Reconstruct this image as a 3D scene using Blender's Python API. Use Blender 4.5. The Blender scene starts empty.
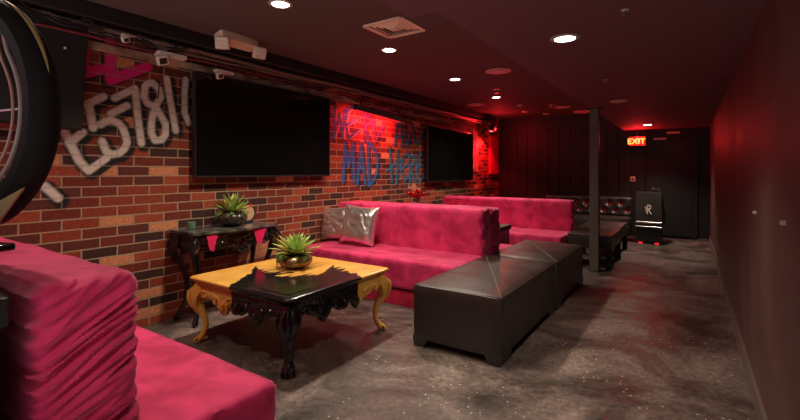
import bpy, bmesh, math, random
import numpy as np
from mathutils import Vector, Matrix, noise
random.seed(7)
PI = math.pi
S = bpy.context.scene
C = S.collection

# ---------------------------------------------------------------- camera
cam_d = bpy.data.cameras.new('camera'); cam = bpy.data.objects.new('camera', cam_d); C.objects.link(cam)
cam.location = (0, 0, 1.30)
cam.rotation_euler = (PI/2, 0, math.radians(34.0))
cam_d.sensor_width = 36; cam_d.lens = 36*430/800
cam_d.shift_y = -38/800
cam_d.clip_start = 0.03
S.camera = cam

# ---------------------------------------------------------------- world, exposure
w = bpy.data.worlds.new('world'); S.world = w; w.use_nodes = True
w.node_tree.nodes['Background'].inputs[0].default_value = (0.90, 0.72, 0.68, 1)
wn = w.node_tree.nodes; wl = w.node_tree.links      # added fill entering behind the viewer, brighter below the horizon to light the ceiling
wtc = wn.new('ShaderNodeTexCoord'); wsp = wn.new('ShaderNodeSeparateXYZ'); wmr = wn.new('ShaderNodeMapRange')
wl.new(wtc.outputs['Generated'], wsp.inputs[0]); wl.new(wsp.outputs['Z'], wmr.inputs[0])
wmr.inputs[1].default_value = -.35; wmr.inputs[2].default_value = .05; wmr.inputs[3].default_value = 2.4; wmr.inputs[4].default_value = .05
wl.new(wmr.outputs[0], wn['Background'].inputs[1])
S.view_settings.view_transform = 'Standard'; S.view_settings.look = 'None'
S.view_settings.exposure = 0.25; S.view_settings.gamma = 1; S.view_settings.use_curve_mapping = False

CAN_POWER = 125          # each recessed ceiling lamp
RED_POWER = 90

# ---------------------------------------------------------------- helpers
def mat(name, col=(.5,.5,.5), rough=.5, metal=0., spec=.5, emit=None, estr=0, sheen=0, coat=0, bump=None, vary=None, sheen_tint=None):
    m = bpy.data.materials.new(name); m.use_nodes = True
    nt = m.node_tree; b = nt.nodes['Principled BSDF']
    b.inputs['Base Color'].default_value = (*col, 1)
    b.inputs['Roughness'].default_value = rough
    b.inputs['Metallic'].default_value = metal
    b.inputs['Specular IOR Level'].default_value = spec
    b.inputs['Coat Weight'].default_value = coat
    if sheen:
        b.inputs['Sheen Weight'].default_value = sheen
        b.inputs['Sheen Roughness'].default_value = .4
        if sheen_tint: b.inputs['Sheen Tint'].default_value = (*sheen_tint, 1)
    if emit:
        b.inputs['Emission Color'].default_value = (*emit, 1); b.inputs['Emission Strength'].default_value = estr
    tc = nt.nodes.new('ShaderNodeTexCoord')
    if vary:   # (scale, colour2, roughness2)
        n = nt.nodes.new('ShaderNodeTexNoise'); n.inputs['Scale'].default_value = vary[0]; n.inputs['Detail'].default_value = 5
        nt.links.new(tc.outputs['Object'], n.inputs['Vector'])
        r = nt.nodes.new('ShaderNodeValToRGB'); r.color_ramp.elements[0].position = .38; r.color_ramp.elements[1].position = .62
        r.color_ramp.elements[0].color = (*col, 1); r.color_ramp.elements[1].color = (*vary[1], 1)
        nt.links.new(n.outputs['Fac'], r.inputs['Fac']); nt.links.new(r.outputs['Color'], b.inputs['Base Color'])
        if len(vary) > 2:
            q = nt.nodes.new('ShaderNodeMapRange'); q.inputs[1].default_value = .35; q.inputs[2].default_value = .65
            q.inputs[3].default_value = rough; q.inputs[4].default_value = vary[2]
            nt.links.new(n.outputs['Fac'], q.inputs[0]); nt.links.new(q.outputs[0], b.inputs['Roughness'])
    if bump:   # (scale, strength, distance)
        n = nt.nodes.new('ShaderNodeTexNoise'); n.inputs['Scale'].default_value = bump[0]; n.inputs['Detail'].default_value = 4
        nt.links.new(tc.outputs['Object'], n.inputs['Vector'])
        u = nt.nodes.new('ShaderNodeBump'); u.inputs['Strength'].default_value = bump[1]; u.inputs['Distance'].default_value = bump[2]
        nt.links.new(n.outputs['Fac'], u.inputs['Height']); nt.links.new(u.outputs['Normal'], b.inputs['Normal'])
    return m

class MB:
    """collects shapes; build() links them as one mesh object"""
    def __init__(s): s.v = []; s.f = []; s.m = []
    def add(s, vs, fs, mi=0, M=None):
        o = len(s.v)
        s.v += [tuple(M @ Vector(p)) if M is not None else tuple(p) for p in vs]
        s.f += [tuple(i+o for i in f) for f in fs]; s.m += [mi]*len(fs)
        return s
    def bm(s, bm, mi=0, M=None):
        bm.verts.ensure_lookup_table(); bm.verts.index_update()
        s.add([v.co[:] for v in bm.verts], [[v.index for v in f.verts] for f in bm.faces], mi, M); bm.free(); return s
    def box(s, x0, x1, y0, y1, z0, z1, bev=0, seg=2, mi=0, M=None):
        bm = bmesh.new(); bmesh.ops.create_cube(bm, size=1)
        for v in bm.verts: v.co = ((x0+x1)/2+v.co.x*(x1-x0), (y0+y1)/2+v.co.y*(y1-y0), (z0+z1)/2+v.co.z*(z1-z0))
        if bev: bmesh.ops.bevel(bm, geom=bm.edges[:], offset=bev, segments=seg, profile=.5, affect='EDGES')
        return s.bm(bm, mi, M)
    def tube(s, pts, r, n=10, mi=0, M=None, flat=None, closed=False):
        """swept tube, r a number or a list; flat = (a,b) scales the section's two axes"""
        P = [Vector(p) for p in pts]; N = len(P); R = r if isinstance(r, (list, tuple)) else [r]*N
        vs = []; fs = []; up = None
        for i in range(N):
            t = (P[(i+1) % N]-P[i-1]) if closed else (P[min(i+1, N-1)]-P[max(i-1, 0)])
            t.normalize()
            if up is None:
                up = Vector((0, 0, 1)) if abs(t.z) < .9 else Vector((1, 0, 0))
            a = t.cross(up)
            if a.length < 1e-6: a = t.orthogonal()
            a.normalize(); b = a.cross(t).normalized(); up = b
            fa, fb = flat or (1, 1)
            for k in range(n):
                q = 2*PI*k/n; vs.append(P[i]+a*(math.cos(q)*R[i]*fa)+b*(math.sin(q)*R[i]*fb))
        L = N if closed else N-1
        for i in range(L):
            j = (i+1) % N
            for k in range(n):
                k2 = (k+1) % n; fs.append((i*n+k, i*n+k2, j*n+k2, j*n+k))
        if not closed:
            fs.append(tuple(range(n-1, -1, -1))); fs.append(tuple((N-1)*n+k for k in range(n)))
        return s.add(vs, fs, mi, M)
    def lathe(s, prof, n=24, mi=0, M=None, fn=None):
        """prof: (r, z) from bottom to top, closed at the axis when r is 0"""
        vs = []; fs = []
        for r, z in prof:
            for k in range(n):
                q = 2*PI*k/n; rr = r*(fn(q, z) if fn else 1); vs.append((rr*math.cos(q), rr*math.sin(q), z))
        for i in range(len(prof)-1):
            for k in range(n):
                k2 = (k+1) % n; fs.append((i*n+k, i*n+k2, (i+1)*n+k2, (i+1)*n+k))
        fs.append(tuple(range(n-1, -1, -1))); fs.append(tuple((len(prof)-1)*n+k for k in range(n)))
        return s.add(vs, fs, mi, M)
    def prism(s, poly, z0, z1, mi=0, M=None):
        n = len(poly); vs = [(x, y, z0) for x, y in poly]+[(x, y, z1) for x, y in poly]
        fs = [tuple(range(n-1, -1, -1)), tuple(range(n, 2*n))]+[(i, (i+1) % n, (i+1) % n+n, i+n) for i in range(n)]
        return s.add(vs, fs, mi, M)
    def build(s, name, mats, parent=None, smooth=True, ang=40):
        me = bpy.data.meshes.new(name); me.from_pydata(s.v, [], s.f)
        for m in (mats if isinstance(mats, (list, tuple)) else [mats]): me.materials.append(m)
        me.polygons.foreach_set('material_index', s.m)
        bm = bmesh.new(); bm.from_mesh(me); bmesh.ops.recalc_face_normals(bm, faces=bm.faces)
        if smooth:
            for f in bm.faces: f.smooth = True
            for e in bm.edges:
                if len(e.link_faces) == 2 and e.calc_face_angle(0) > math.radians(ang): e.smooth = False
        bm.to_mesh(me); bm.free()
        o = bpy.data.objects.new(name, me); C.objects.link(o)
        if parent: o.parent = parent
        return o

def tag(o, label=None, cat=None, group=None, kind=None):
    if label: o['label'] = label
    if cat: o['category'] = cat
    if group: o['group'] = group
    if kind: o['kind'] = kind
    return o
def thing(name, label, cat, loc=(0, 0, 0), rz=0, group=None):
    o = bpy.data.objects.new(name, None); C.objects.link(o); o.location = loc; o.rotation_euler = (0, 0, rz)
    o.empty_display_size = .1
    return tag(o, label, cat, group)
def copy_tree(o, parent=None):
    c = o.copy(); C.objects.link(c)
    if parent: c.parent = parent
    for ch in list(o.children): copy_tree(ch, c)
    return c
def structure(o): o['kind'] = 'structure'; return o
def R3(axis, a): return Matrix.Rotation(a, 4, axis)
def T(x, y, z): return Matrix.Translation((x, y, z))

def soft_box(x0, x1, y0, y1, z0, z1, r, step, disp=None, fine=None):
    """rounded box with an even grid of points, displaced along the normal by disp(p, n)"""
    nx = max(2, int((x1-x0)/step)); q_ = fine or step; ny = max(2, int((y1-y0)/q_)); nz = max(2, int((z1-z0)/q_))
    idx = {}; vs = []; fs = []
    def vert(i, j, k):
        key = (i, j, k)
        if key in idx: return idx[key]
        p = Vector((x0+(x1-x0)*i/nx, y0+(y1-y0)*j/ny, z0+(z1-z0)*k/nz))
        q = Vector((min(max(p.x, x0+r), x1-r), min(max(p.y, y0+r), y1-r), min(max(p.z, z0+r), z1-r)))
        d = p-q
        n = d.normalized() if d.length > 1e-6 else Vector((0, 0, 1))
        p = q+n*r
        if disp: p = p+disp(p, n)
        idx[key] = len(vs); vs.append(p); return idx[key]
    for i in range(nx):
        for j in range(ny):
            for k in (0, nz): fs.append([vert(i, j, k), vert(i+1, j, k), vert(i+1, j+1, k), vert(i, j+1, k)])
    for i in range(nx):
        for k in range(nz):
            for j in (0, ny): fs.append([vert(i, j, k), vert(i+1, j, k), vert(i+1, j, k+1), vert(i, j, k+1)])
    for j in range(ny):
        for k in range(nz):
            for i in (0, nx): fs.append([vert(i, j, k), vert(i, j+1, k), vert(i, j+1, k+1), vert(i, j, k+1)])
    m = MB(); m.add(vs, fs); return m

def spot(name, loc, power, col=(1, .83, .66), angle=130, blend=.6, r=.04, rot=(0, 0, 0), parent=None):
    d = bpy.data.lights.new(name, 'SPOT'); d.energy = power; d.color = col
    d.spot_size = math.radians(angle); d.spot_blend = blend; d.shadow_soft_size = r
    o = bpy.data.objects.new(name, d); C.objects.link(o); o.location = loc; o.rotation_euler = rot
    if parent: o.parent = parent
    return o

# ---------------------------------------------------------------- materials
def brick_mat():
    m = bpy.data.materials.new('brick'); m.use_nodes = True; nt = m.node_tree; N = nt.nodes; L = nt.links
    b = N['Principled BSDF']; tc = N.new('ShaderNodeTexCoord')
    sp = N.new('ShaderNodeSeparateXYZ'); cb = N.new('ShaderNodeCombineXYZ')
    L.new(tc.outputs['Object'], sp.inputs[0]); L.new(sp.outputs['Y'], cb.inputs['X']); L.new(sp.outputs['Z'], cb.inputs['Y'])
    wob = N.new('ShaderNodeTexNoise'); wob.inputs['Scale'].default_value = 9
    L.new(cb.outputs[0], wob.inputs['Vector'])
    mx = N.new('ShaderNodeVectorMath'); mx.operation = 'SCALE'; mx.inputs['Scale'].default_value = .008
    L.new(wob.outputs['Color'], mx.inputs[0])
    ad = N.new('ShaderNodeVectorMath'); L.new(cb.outputs[0], ad.inputs[0]); L.new(mx.outputs[0], ad.inputs[1])
    t = N.new('ShaderNodeTexBrick'); L.new(ad.outputs[0], t.inputs['Vector'])
    t.inputs['Color1'].default_value = (0, 0, 0, 1); t.inputs['Color2'].default_value = (1, 1, 1, 1); t.inputs['Mortar'].default_value = (.5, .5, .5, 1)
    t.inputs['Scale'].default_value = 1; t.inputs['Mortar Size'].default_value = .0062; t.inputs['Mortar Smooth'].default_value = .25
    t.inputs['Brick Width'].default_value = .245; t.inputs['Row Height'].default_value = .0795; t.inputs['Bias'].default_value = 0
    ramp = N.new('ShaderNodeValToRGB'); cr = ramp.color_ramp; cr.interpolation = 'CONSTANT'
    for p, c in zip((0, .20, .34, .56, .74, .92), ((.045, .015, .012), (.24, .038, .016), (.155, .022, .012), (.30, .055, .023), (.105, .022, .015), (.55, .21, .10))):
        e = cr.elements[0] if p == 0 else cr.elements.new(p)
        e.position = p; e.color = (*c, 1)
    cr.elements[-1].position = .92; cr.elements[-1].color = (.46, .19, .09, 1)
    while len(cr.elements) > 6: cr.elements.remove(cr.elements[-1])
    L.new(t.outputs['Color'], ramp.inputs['Fac'])
    n2 = N.new('ShaderNodeTexNoise'); n2.inputs['Scale'].default_value = 45; n2.inputs['Detail'].default_value = 6; n2.inputs['Roughness'].default_value = .7
    L.new(tc.outputs['Object'], n2.inputs['Vector'])
    mr = N.new('ShaderNodeMapRange'); mr.inputs[1].default_value = .3; mr.inputs[2].default_value = .7; mr.inputs[3].default_value = .55; mr.inputs[4].default_value = 1.35
    L.new(n2.outputs['Fac'], mr.inputs[0])
    mu = N.new('ShaderNodeVectorMath'); mu.operation = 'SCALE'; L.new(ramp.outputs['Color'], mu.inputs[0]); L.new(mr.outputs[0], mu.inputs['Scale'])
    mm = N.new('ShaderNodeMix'); mm.data_type = 'RGBA'; L.new(t.outputs['Fac'], mm.inputs['Factor']); L.new(mu.outputs[0], mm.inputs['A']); mm.inputs['B'].default_value = (.36, .24, .15, 1)
    at = N.new('ShaderNodeAttribute'); at.attribute_name = 'paint'
    k = N.new('ShaderNodeMath'); k.operation = 'MULTIPLY_ADD'; L.new(t.outputs['Fac'], k.inputs[0]); k.inputs[1].default_value = -.38; k.inputs[2].default_value = 1
    k2 = N.new('ShaderNodeMath'); k2.operation = 'MULTIPLY'; L.new(k.outputs[0], k2.inputs[0]); L.new(at.outputs['Alpha'], k2.inputs[1])
    k3 = N.new('ShaderNodeMath'); k3.operation = 'MULTIPLY'; k3.use_clamp = True; L.new(k2.outputs[0], k3.inputs[0])
    mr2 = N.new('ShaderNodeMapRange'); mr2.inputs[1].default_value = .3; mr2.inputs[2].default_value = .5; mr2.inputs[3].default_value = .93; mr2.inputs[4].default_value = 1
    L.new(n2.outputs['Fac'], mr2.inputs[0]); L.new(mr2.outputs[0], k3.inputs[1])
    m3 = N.new('ShaderNodeMix'); m3.data_type = 'RGBA'; L.new(k3.outputs[0], m3.inputs['Factor']); L.new(mm.outputs['Result'], m3.inputs['A']); L.new(at.outputs['Color'], m3.inputs['B'])
    L.new(m3.outputs['Result'], b.inputs['Base Color'])
    b.inputs['Roughness'].default_value = .72; b.inputs['Specular IOR Level'].default_value = .35
    h = N.new('ShaderNodeMath'); h.operation = 'MULTIPLY_ADD'; L.new(t.outputs['Fac'], h.inputs[0]); h.inputs[1].default_value = -1.0
    hn = N.new('ShaderNodeMath'); hn.operation = 'MULTIPLY'; hn.inputs[1].default_value = .5; L.new(n2.outputs['Fac'], hn.inputs[0]); L.new(hn.outputs[0], h.inputs[2])
    bu = N.new('ShaderNodeBump'); bu.inputs['Strength'].default_value = .8; bu.inputs['Distance'].default_value = .008
    L.new(h.outputs[0], bu.inputs['Height']); L.new(bu.outputs[0], b.inputs['Normal'])
    return m

def floor_mat():
    m = bpy.data.materials.new('stained_concrete'); m.use_nodes = True; nt = m.node_tree; N = nt.nodes; L = nt.links
    b = N['Principled BSDF']; tc = N.new('ShaderNodeTexCoord')
    n = N.new('ShaderNodeTexNoise'); n.inputs['Scale'].default_value = 1.3; n.inputs['Detail'].default_value = 9; n.inputs['Roughness'].default_value = .68; n.inputs['Distortion'].default_value = .8
    L.new(tc.outputs['Object'], n.inputs['Vector'])
    r = N.new('ShaderNodeValToRGB'); cr = r.color_ramp; cr.elements[0].position = .36; cr.elements[0].color = (.028, .021, .019, 1)
    cr.elements[1].position = .66; cr.elements[1].color = (.215, .160, .138, 1)
    e = cr.elements.new(.5); e.color = (.092, .069, .061, 1)
    L.new(n.outputs['Fac'], r.inputs['Fac'])
    f = N.new('ShaderNodeTexNoise'); f.inputs['Scale'].default_value = 26; f.inputs['Detail'].default_value = 6; f.inputs['Roughness'].default_value = .75
    L.new(tc.outputs['Object'], f.inputs['Vector'])
    mr = N.new('ShaderNodeMapRange'); mr.inputs[1].default_value = .3; mr.inputs[2].default_value = .7; mr.inputs[3].default_value = .42; mr.inputs[4].default_value = 1.55
    L.new(f.outputs['Fac'], mr.inputs[0])
    mu = N.new('ShaderNodeVectorMath'); mu.operation = 'SCALE'; L.new(r.outputs['Color'], mu.inputs[0]); L.new(mr.outputs[0], mu.inputs['Scale'])
    # tan flecks trodden into the concrete
    v = N.new('ShaderNodeTexVoronoi'); v.inputs['Scale'].default_value = 26; L.new(tc.outputs['Object'], v.inputs['Vector'])
    lt = N.new('ShaderNodeMath'); lt.operation = 'LESS_THAN'; lt.inputs[1].default_value = .15; L.new(v.outputs['Distance'], lt.inputs[0])
    p = N.new('ShaderNodeTexNoise'); p.inputs['Scale'].default_value = 1.7; L.new(tc.outputs['Object'], p.inputs['Vector'])
    g = N.new('ShaderNodeMath'); g.operation = 'GREATER_THAN'; g.inputs[1].default_value = .5; L.new(p.outputs['Fac'], g.inputs[0])
    sc = N.new('ShaderNodeSeparateColor'); L.new(v.outputs['Color'], sc.inputs[0])
    g2 = N.new('ShaderNodeMath'); g2.operation = 'GREATER_THAN'; g2.inputs[1].default_value = .45; L.new(sc.outputs[0], g2.inputs[0])
    a = N.new('ShaderNodeMath'); a.operation = 'MULTIPLY'; L.new(lt.outputs[0], a.inputs[0]); L.new(g.outputs[0], a.inputs[1])
    a2 = N.new('ShaderNodeMath'); a2.operation = 'MULTIPLY'; L.new(a.outputs[0], a2.inputs[0]); L.new(g2.outputs[0], a2.inputs[1])
    mm = N.new('ShaderNodeMix'); mm.data_type = 'RGBA'; L.new(a2.outputs[0], mm.inputs['Factor']); L.new(mu.outputs[0], mm.inputs['A']); mm.inputs['B'].default_value = (.50, .38, .28, 1)
    # dark saw-cut joints
    L.new(mm.outputs['Result'], b.inputs['Base Color'])
    rr = N.new('ShaderNodeMapRange'); rr.inputs[1].default_value = .35; rr.inputs[2].default_value = .65; rr.inputs[3].default_value = .30; rr.inputs[4].default_value = .62
    L.new(n.outputs['Fac'], rr.inputs[0]); L.new(rr.outputs[0], b.inputs['Roughness'])
    b.inputs['Specular IOR Level'].default_value = .4
    bu = N.new('ShaderNodeBump'); bu.inputs['Strength'].default_value = .35; bu.inputs['Distance'].default_value = .006
    L.new(f.outputs['Fac'], bu.inputs['Height']); L.new(bu.outputs[0], b.inputs['Normal'])
    return m

def velvet_mat(name, a, b_, sheen=.55):
    m = mat(name, a, .72, spec=.25, sheen=sheen, sheen_tint=(1, .42, .58), vary=(5, b_), bump=(22, .25, .006))
    n = [q for q in m.node_tree.nodes if q.type == 'TEX_NOISE'][0]; n.inputs['Distortion'].default_value = .7
    return m

def twotone_mat():
    """gilded carving and black gloss paint; the attribute 'black' says where the black paint was brushed on"""
    m = bpy.data.materials.new('gold_and_black_paint'); m.use_nodes = True; nt = m.node_tree; N = nt.nodes; L = nt.links
    b = N['Principled BSDF']; tc = N.new('ShaderNodeTexCoord'); at = N.new('ShaderNodeAttribute'); at.attribute_name = 'black'
    n = N.new('ShaderNodeTexNoise'); n.inputs['Scale'].default_value = 7; n.inputs['Detail'].default_value = 5; L.new(tc.outputs['Object'], n.inputs['Vector'])
    r = N.new('ShaderNodeValToRGB'); r.color_ramp.elements[0].position = .35; r.color_ramp.elements[0].color = (.62, .30, .05, 1)
    r.color_ramp.elements[1].position = .65; r.color_ramp.elements[1].color = (.78, .44, .10, 1); L.new(n.outputs['Fac'], r.inputs['Fac'])
    mm = N.new('ShaderNodeMix'); mm.data_type = 'RGBA'; L.new(at.outputs['Fac'], mm.inputs['Factor']); L.new(r.outputs['Color'], mm.inputs['A']); mm.inputs['B'].default_value = (.008, .008, .009, 1)
    L.new(mm.outputs['Result'], b.inputs['Base Color'])
    rr = N.new('ShaderNodeMapRange'); rr.inputs[3].default_value = .34; rr.inputs[4].default_value = .14; L.new(at.outputs['Fac'], rr.inputs[0]); L.new(rr.outputs[0], b.inputs['Roughness'])
    b.inputs['Coat Weight'].default_value = .3; b.inputs['Coat Roughness'].default_value = .2
    bu = N.new('ShaderNodeBump'); bu.inputs['Strength'].default_value = .25; bu.inputs['Distance'].default_value = .004
    L.new(n.outputs['Fac'], bu.inputs['Height']); L.new(bu.outputs[0], b.inputs['Normal'])
    return m

M = {}
M['brick'] = brick_mat(); M['floor'] = floor_mat(); M['twotone'] = twotone_mat()
M['ceil'] = mat('ceiling_paint', (.115, .08, .074), .75, spec=.2, bump=(60, .2, .004))
M['soffit'] = mat('soffit_paint', (.17, .075, .08), .75, spec=.2, bump=(60, .2, .004))
M['darkwall'] = mat('dark_red_wall_paint', (.082, .040, .036), .5, spec=.4, bump=(14, .25, .01), vary=(2.2, (.105, .054, .048), .62))
M['black_paint'] = mat('black_paint', (.009, .008, .008), .6, bump=(30, .2, .004))
M['board'] = mat('black_boards', (.015, .009, .009), .5, bump=(30, .2, .004))
M['base'] = mat('baseboard_paint', (.13, .095, .085), .45)
M['post'] = mat('post_paint', (.12, .10, .09), .45, bump=(25, .15, .004))
M['velvet'] = velvet_mat('pink_velvet', (.66, .034, .145), (.42, .012, .076), .75)
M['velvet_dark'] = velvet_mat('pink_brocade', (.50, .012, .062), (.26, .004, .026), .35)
M['leather'] = mat('black_leather', (.022, .017, .014), .34, spec=.8, bump=(55, .25, .004), vary=(3, (.028, .020, .017), .44))
M['piping'] = mat('worn_piping', (.16, .10, .07), .5)
M['gloss'] = mat('black_gloss_paint', (.008, .008, .009), .14, coat=.5)
M['screen'] = mat('tv_screen', (.004, .004, .005), .06, spec=.5)
M['plastic'] = mat('black_plastic', (.018, .018, .018), .4)
M['metal_dark'] = mat('dark_metal', (.05, .045, .045), .35, metal=.8)
M['metal'] = mat('brushed_metal', (.45, .42, .40), .3, metal=1)
M['white'] = mat('white_plastic', (.72, .64, .56), .45)
M['beige'] = mat('beige_plastic', (.74, .54, .40), .5)
M['trim'] = mat('lamp_trim', (.45, .38, .34), .4)
M['lamp'] = mat('lamp_lens', (1, 1, 1), .4, emit=(1, .93, .82), estr=14)
M['red_emit'] = mat('red_lamp', (.8, .02, .02), .4, emit=(1, .04, .05), estr=9)
M['red_glow'] = mat('red_led', (.6, .02, .02), .4, emit=(1, .02, .04), estr=.7)
M['exit_face'] = mat('exit_sign_face', (.25, .01, .01), .4, emit=(1, .03, .02), estr=.35)
M['exit_text'] = mat('exit_sign_letters', (1, .3, .05), .4, emit=(1, .30, .04), estr=2.2)
M['silver'] = mat('silver_foil_fabric', (.82, .77, .74), .28, metal=.9, bump=(9, .45, .02))
M['leaf'] = mat('succulent_leaf', (.24, .50, .16), .42, vary=(14, (.52, .66, .26)))
M['leaf_dark'] = mat('dark_succulent_leaf', (.04, .17, .04), .45, vary=(14, (.20, .34, .06)))
M['leaf_y'] = mat('yellow_succulent_leaf', (.66, .62, .12), .42, vary=(14, (.34, .48, .09)))
M['bronze'] = mat('bronze_pot', (.26, .16, .085), .36, metal=.7, bump=(30, .3, .004))
M['dark_pot'] = mat('dark_glazed_pot', (.04, .025, .02), .22)
M['green_glass'] = mat('green_candle_cup', (.10, .20, .13), .35)
M['pink_paint'] = mat('pink_paint', (.60, .015, .10), .4)
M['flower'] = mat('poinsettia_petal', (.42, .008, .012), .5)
M['gold'] = mat('gold_leaf', (.34, .25, .10), .5, metal=.3)
M['stripe'] = mat('pinstripe', (.26, .22, .20), .4)
M['stripe_p'] = mat('copper_stripe', (.36, .20, .17), .4)
M['marble'] = mat('dark_marble', (.03, .03, .03), .18, vary=(10, (.14, .13, .12), .25), coat=.3)
M['tan'] = mat('tan_disc', (.45, .28, .16), .5)
M['cable'] = mat('cable_rubber', (.016, .014, .014), .5)
M['conduit'] = mat('conduit', (.26, .19, .15), .4, metal=.3)
M['conduit_red'] = mat('red_conduit', (.20, .03, .04), .4)
M['plaster'] = mat('worn_plaster', (.52, .38, .28), .8, bump=(20, .5, .01), vary=(6, (.22, .10, .07)))
M['vent'] = mat('vent_enamel', (.86, .68, .52), .5)
M['soil'] = mat('soil', (.03, .02, .015), .9)

# spray painted strokes on the brick wall: (y, z) in metres
WHITE = [[(1.37, 1.81), (1.49, 1.89)], [(1.39, 1.81), (1.42, 1.64)], [(1.24, 1.59), (1.33, 1.38), (1.39, 1.31), (1.51, 1.41)], [(1.27, 1.51), (1.35, 1.6)], [(1.54, 1.76), (1.66, 1.84)], [(1.47, 1.67), (1.51, 1.7), (1.55, 1.71), (1.6, 1.69), (1.63, 1.65), (1.65, 1.59), (1.66, 1.54), (1.64, 1.49), (1.6, 1.45), (1.55, 1.44), (1.51, 1.46), (1.48, 1.54)], [(1.57, 1.89), (1.72, 1.99), (1.74, 1.77), (1.77, 1.54)], [(1.8, 2.02), (1.82, 2.05), (1.86, 2.06), (1.91, 2.02), (1.93, 1.95), (1.88, 1.86), (1.82, 1.88), (1.79, 1.93), (1.8, 2.02)], [(1.89, 1.86), (1.86, 1.78), (1.85, 1.71), (1.85, 1.63), (1.88, 1.57), (1.94, 1.58), (1.97, 1.63), (1.97, 1.72), (1.9, 1.84)], [(1.98, 2.12), (2.01, 1.93), (2.06, 1.67)], [(2.15, 2.14), (2.14, 2.02), (2.14, 1.84), (2.18, 1.75)], [(1.12, 1.2), (1.2, 1.11)]]
PINK = [[(1.54, 2.36), (1.54, 2.03), (1.82, 2.19)], [(1.36, 2.39), (1.36, 2.22), (1.36, 2.05), (1.47, 2.1)]]
BLUE = [[(4.12, 2.13), (4.1, 1.73), (4.22, 2.06), (4.27, 1.74), (4.31, 2.13)], [(4.38, 2.16), (4.33, 1.95), (4.4, 1.75), (4.58, 1.87)], [(4.33, 2.09), (4.53, 2.21)], [(4.37, 1.93), (4.55, 2.02)], [(4.74, 2.12), (4.74, 1.73)], [(4.71, 2.1), (4.87, 2.1), (4.9, 2.03), (4.76, 1.94), (4.87, 1.74)], [(4.94, 2.04), (5.01, 1.75), (5.19, 1.99)], [(4.29, 1.17), (4.32, 1.68), (4.4, 1.38), (4.49, 1.69), (4.51, 1.17)], [(4.58, 1.13), (4.66, 1.7), (4.75, 1.13)], [(4.6, 1.35), (4.74, 1.36)], [(4.84, 1.11), (4.82, 1.72), (4.97, 1.64), (5.04, 1.49), (5.03, 1.32), (4.96, 1.18), (4.84, 1.11)], [(5.49, 1.72), (5.54, 2.02), (5.64, 2.07), (5.72, 1.72)], [(5.52, 1.84), (5.69, 1.88)], [(5.76, 2.04), (5.85, 1.72), (5.96, 1.94)], [(5.98, 2.1), (6.1, 1.74), (6.34, 1.97)], [(5.35, 1.68), (5.41, 1.15)], [(5.57, 1.63), (5.54, 1.12)], [(5.27, 1.32), (5.66, 1.49)], [(5.88, 1.61), (5.72, 1.54), (5.64, 1.35), (5.78, 1.16), (5.93, 1.28)], [(5.66, 1.35), (5.85, 1.43)], [(5.91, 1.57), (5.92, 1.1)], [(5.88, 1.55), (6.04, 1.57), (6.09, 1.48), (5.92, 1.36), (6.12, 1.11)], [(6.4, 1.63), (6.22, 1.58), (6.1, 1.36), (6.24, 1.14), (6.43, 1.28)], [(6.13, 1.37), (6.34, 1.44)]]

# ================================================================= THE SETTING
XL, XR, YB, YF, ZC, ZS = -3.8, .31, -.45, 9.86, 2.55, 2.14
def slab(name, a, m, **k):
    b = MB(); b.box(*a); return structure(b.build(name, m, smooth=False))
slab('floor', (XL-.2, XR+.15, YB, YF+.1, -.1, 0), M['floor'])
slab('ceiling', (XL-.2, XR+.15, YB, YF+.1, ZC, ZC+.1), M['ceil'])
b = MB()      # lowered ceiling over the aisle, stepping out once
b.prism([(-1.27, YB), (XR+.1, YB), (XR+.1, YF), (-1.10, YF), (-1.10, 1.97), (-1.27, 1.99)], ZS, ZC)
structure(b.build('trim_1', M['soffit'], smooth=False))
slab('wall_right', (XR, XR+.12, YB, YF, 0, ZC), M['darkwall'])
slab('baseboard_right', (XR-.016, XR, YB, YF, 0, .11), M['base'])
b = MB(); b.box(XL-.1, -.72, YF, YF+.12, 0, ZC)
xs = XL
while xs < -.74:                                   # upright boards with dark gaps
    b.box(xs+.006, min(xs+.225, -.73), YF-.018, YF, 0, 2.3, .004, 1); xs += .235
b.box(XL, -.72, YF-.05, YF, 2.26, 2.42)
structure(b.build('wall_back', M['board'], smooth=False))
b = MB(); b.box(-.72, XR+.1, YF, YF+.12, 0, ZC)
structure(b.build('wall_back', M['black_paint'], smooth=False))
b = MB(); b.box(-.66, .12, YF-.03, YF-.001, .02, 1.93, .003, 1); b.box(-.50, .02, YF-.036, YF-.03, .06, .93, .002, 1)
door = structure(b.build('door_1', M['black_paint'], smooth=False))
slab('baseboard_back', (-.60, XR, YF-.03, YF-.01, 0, .05), M['base'])

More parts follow.
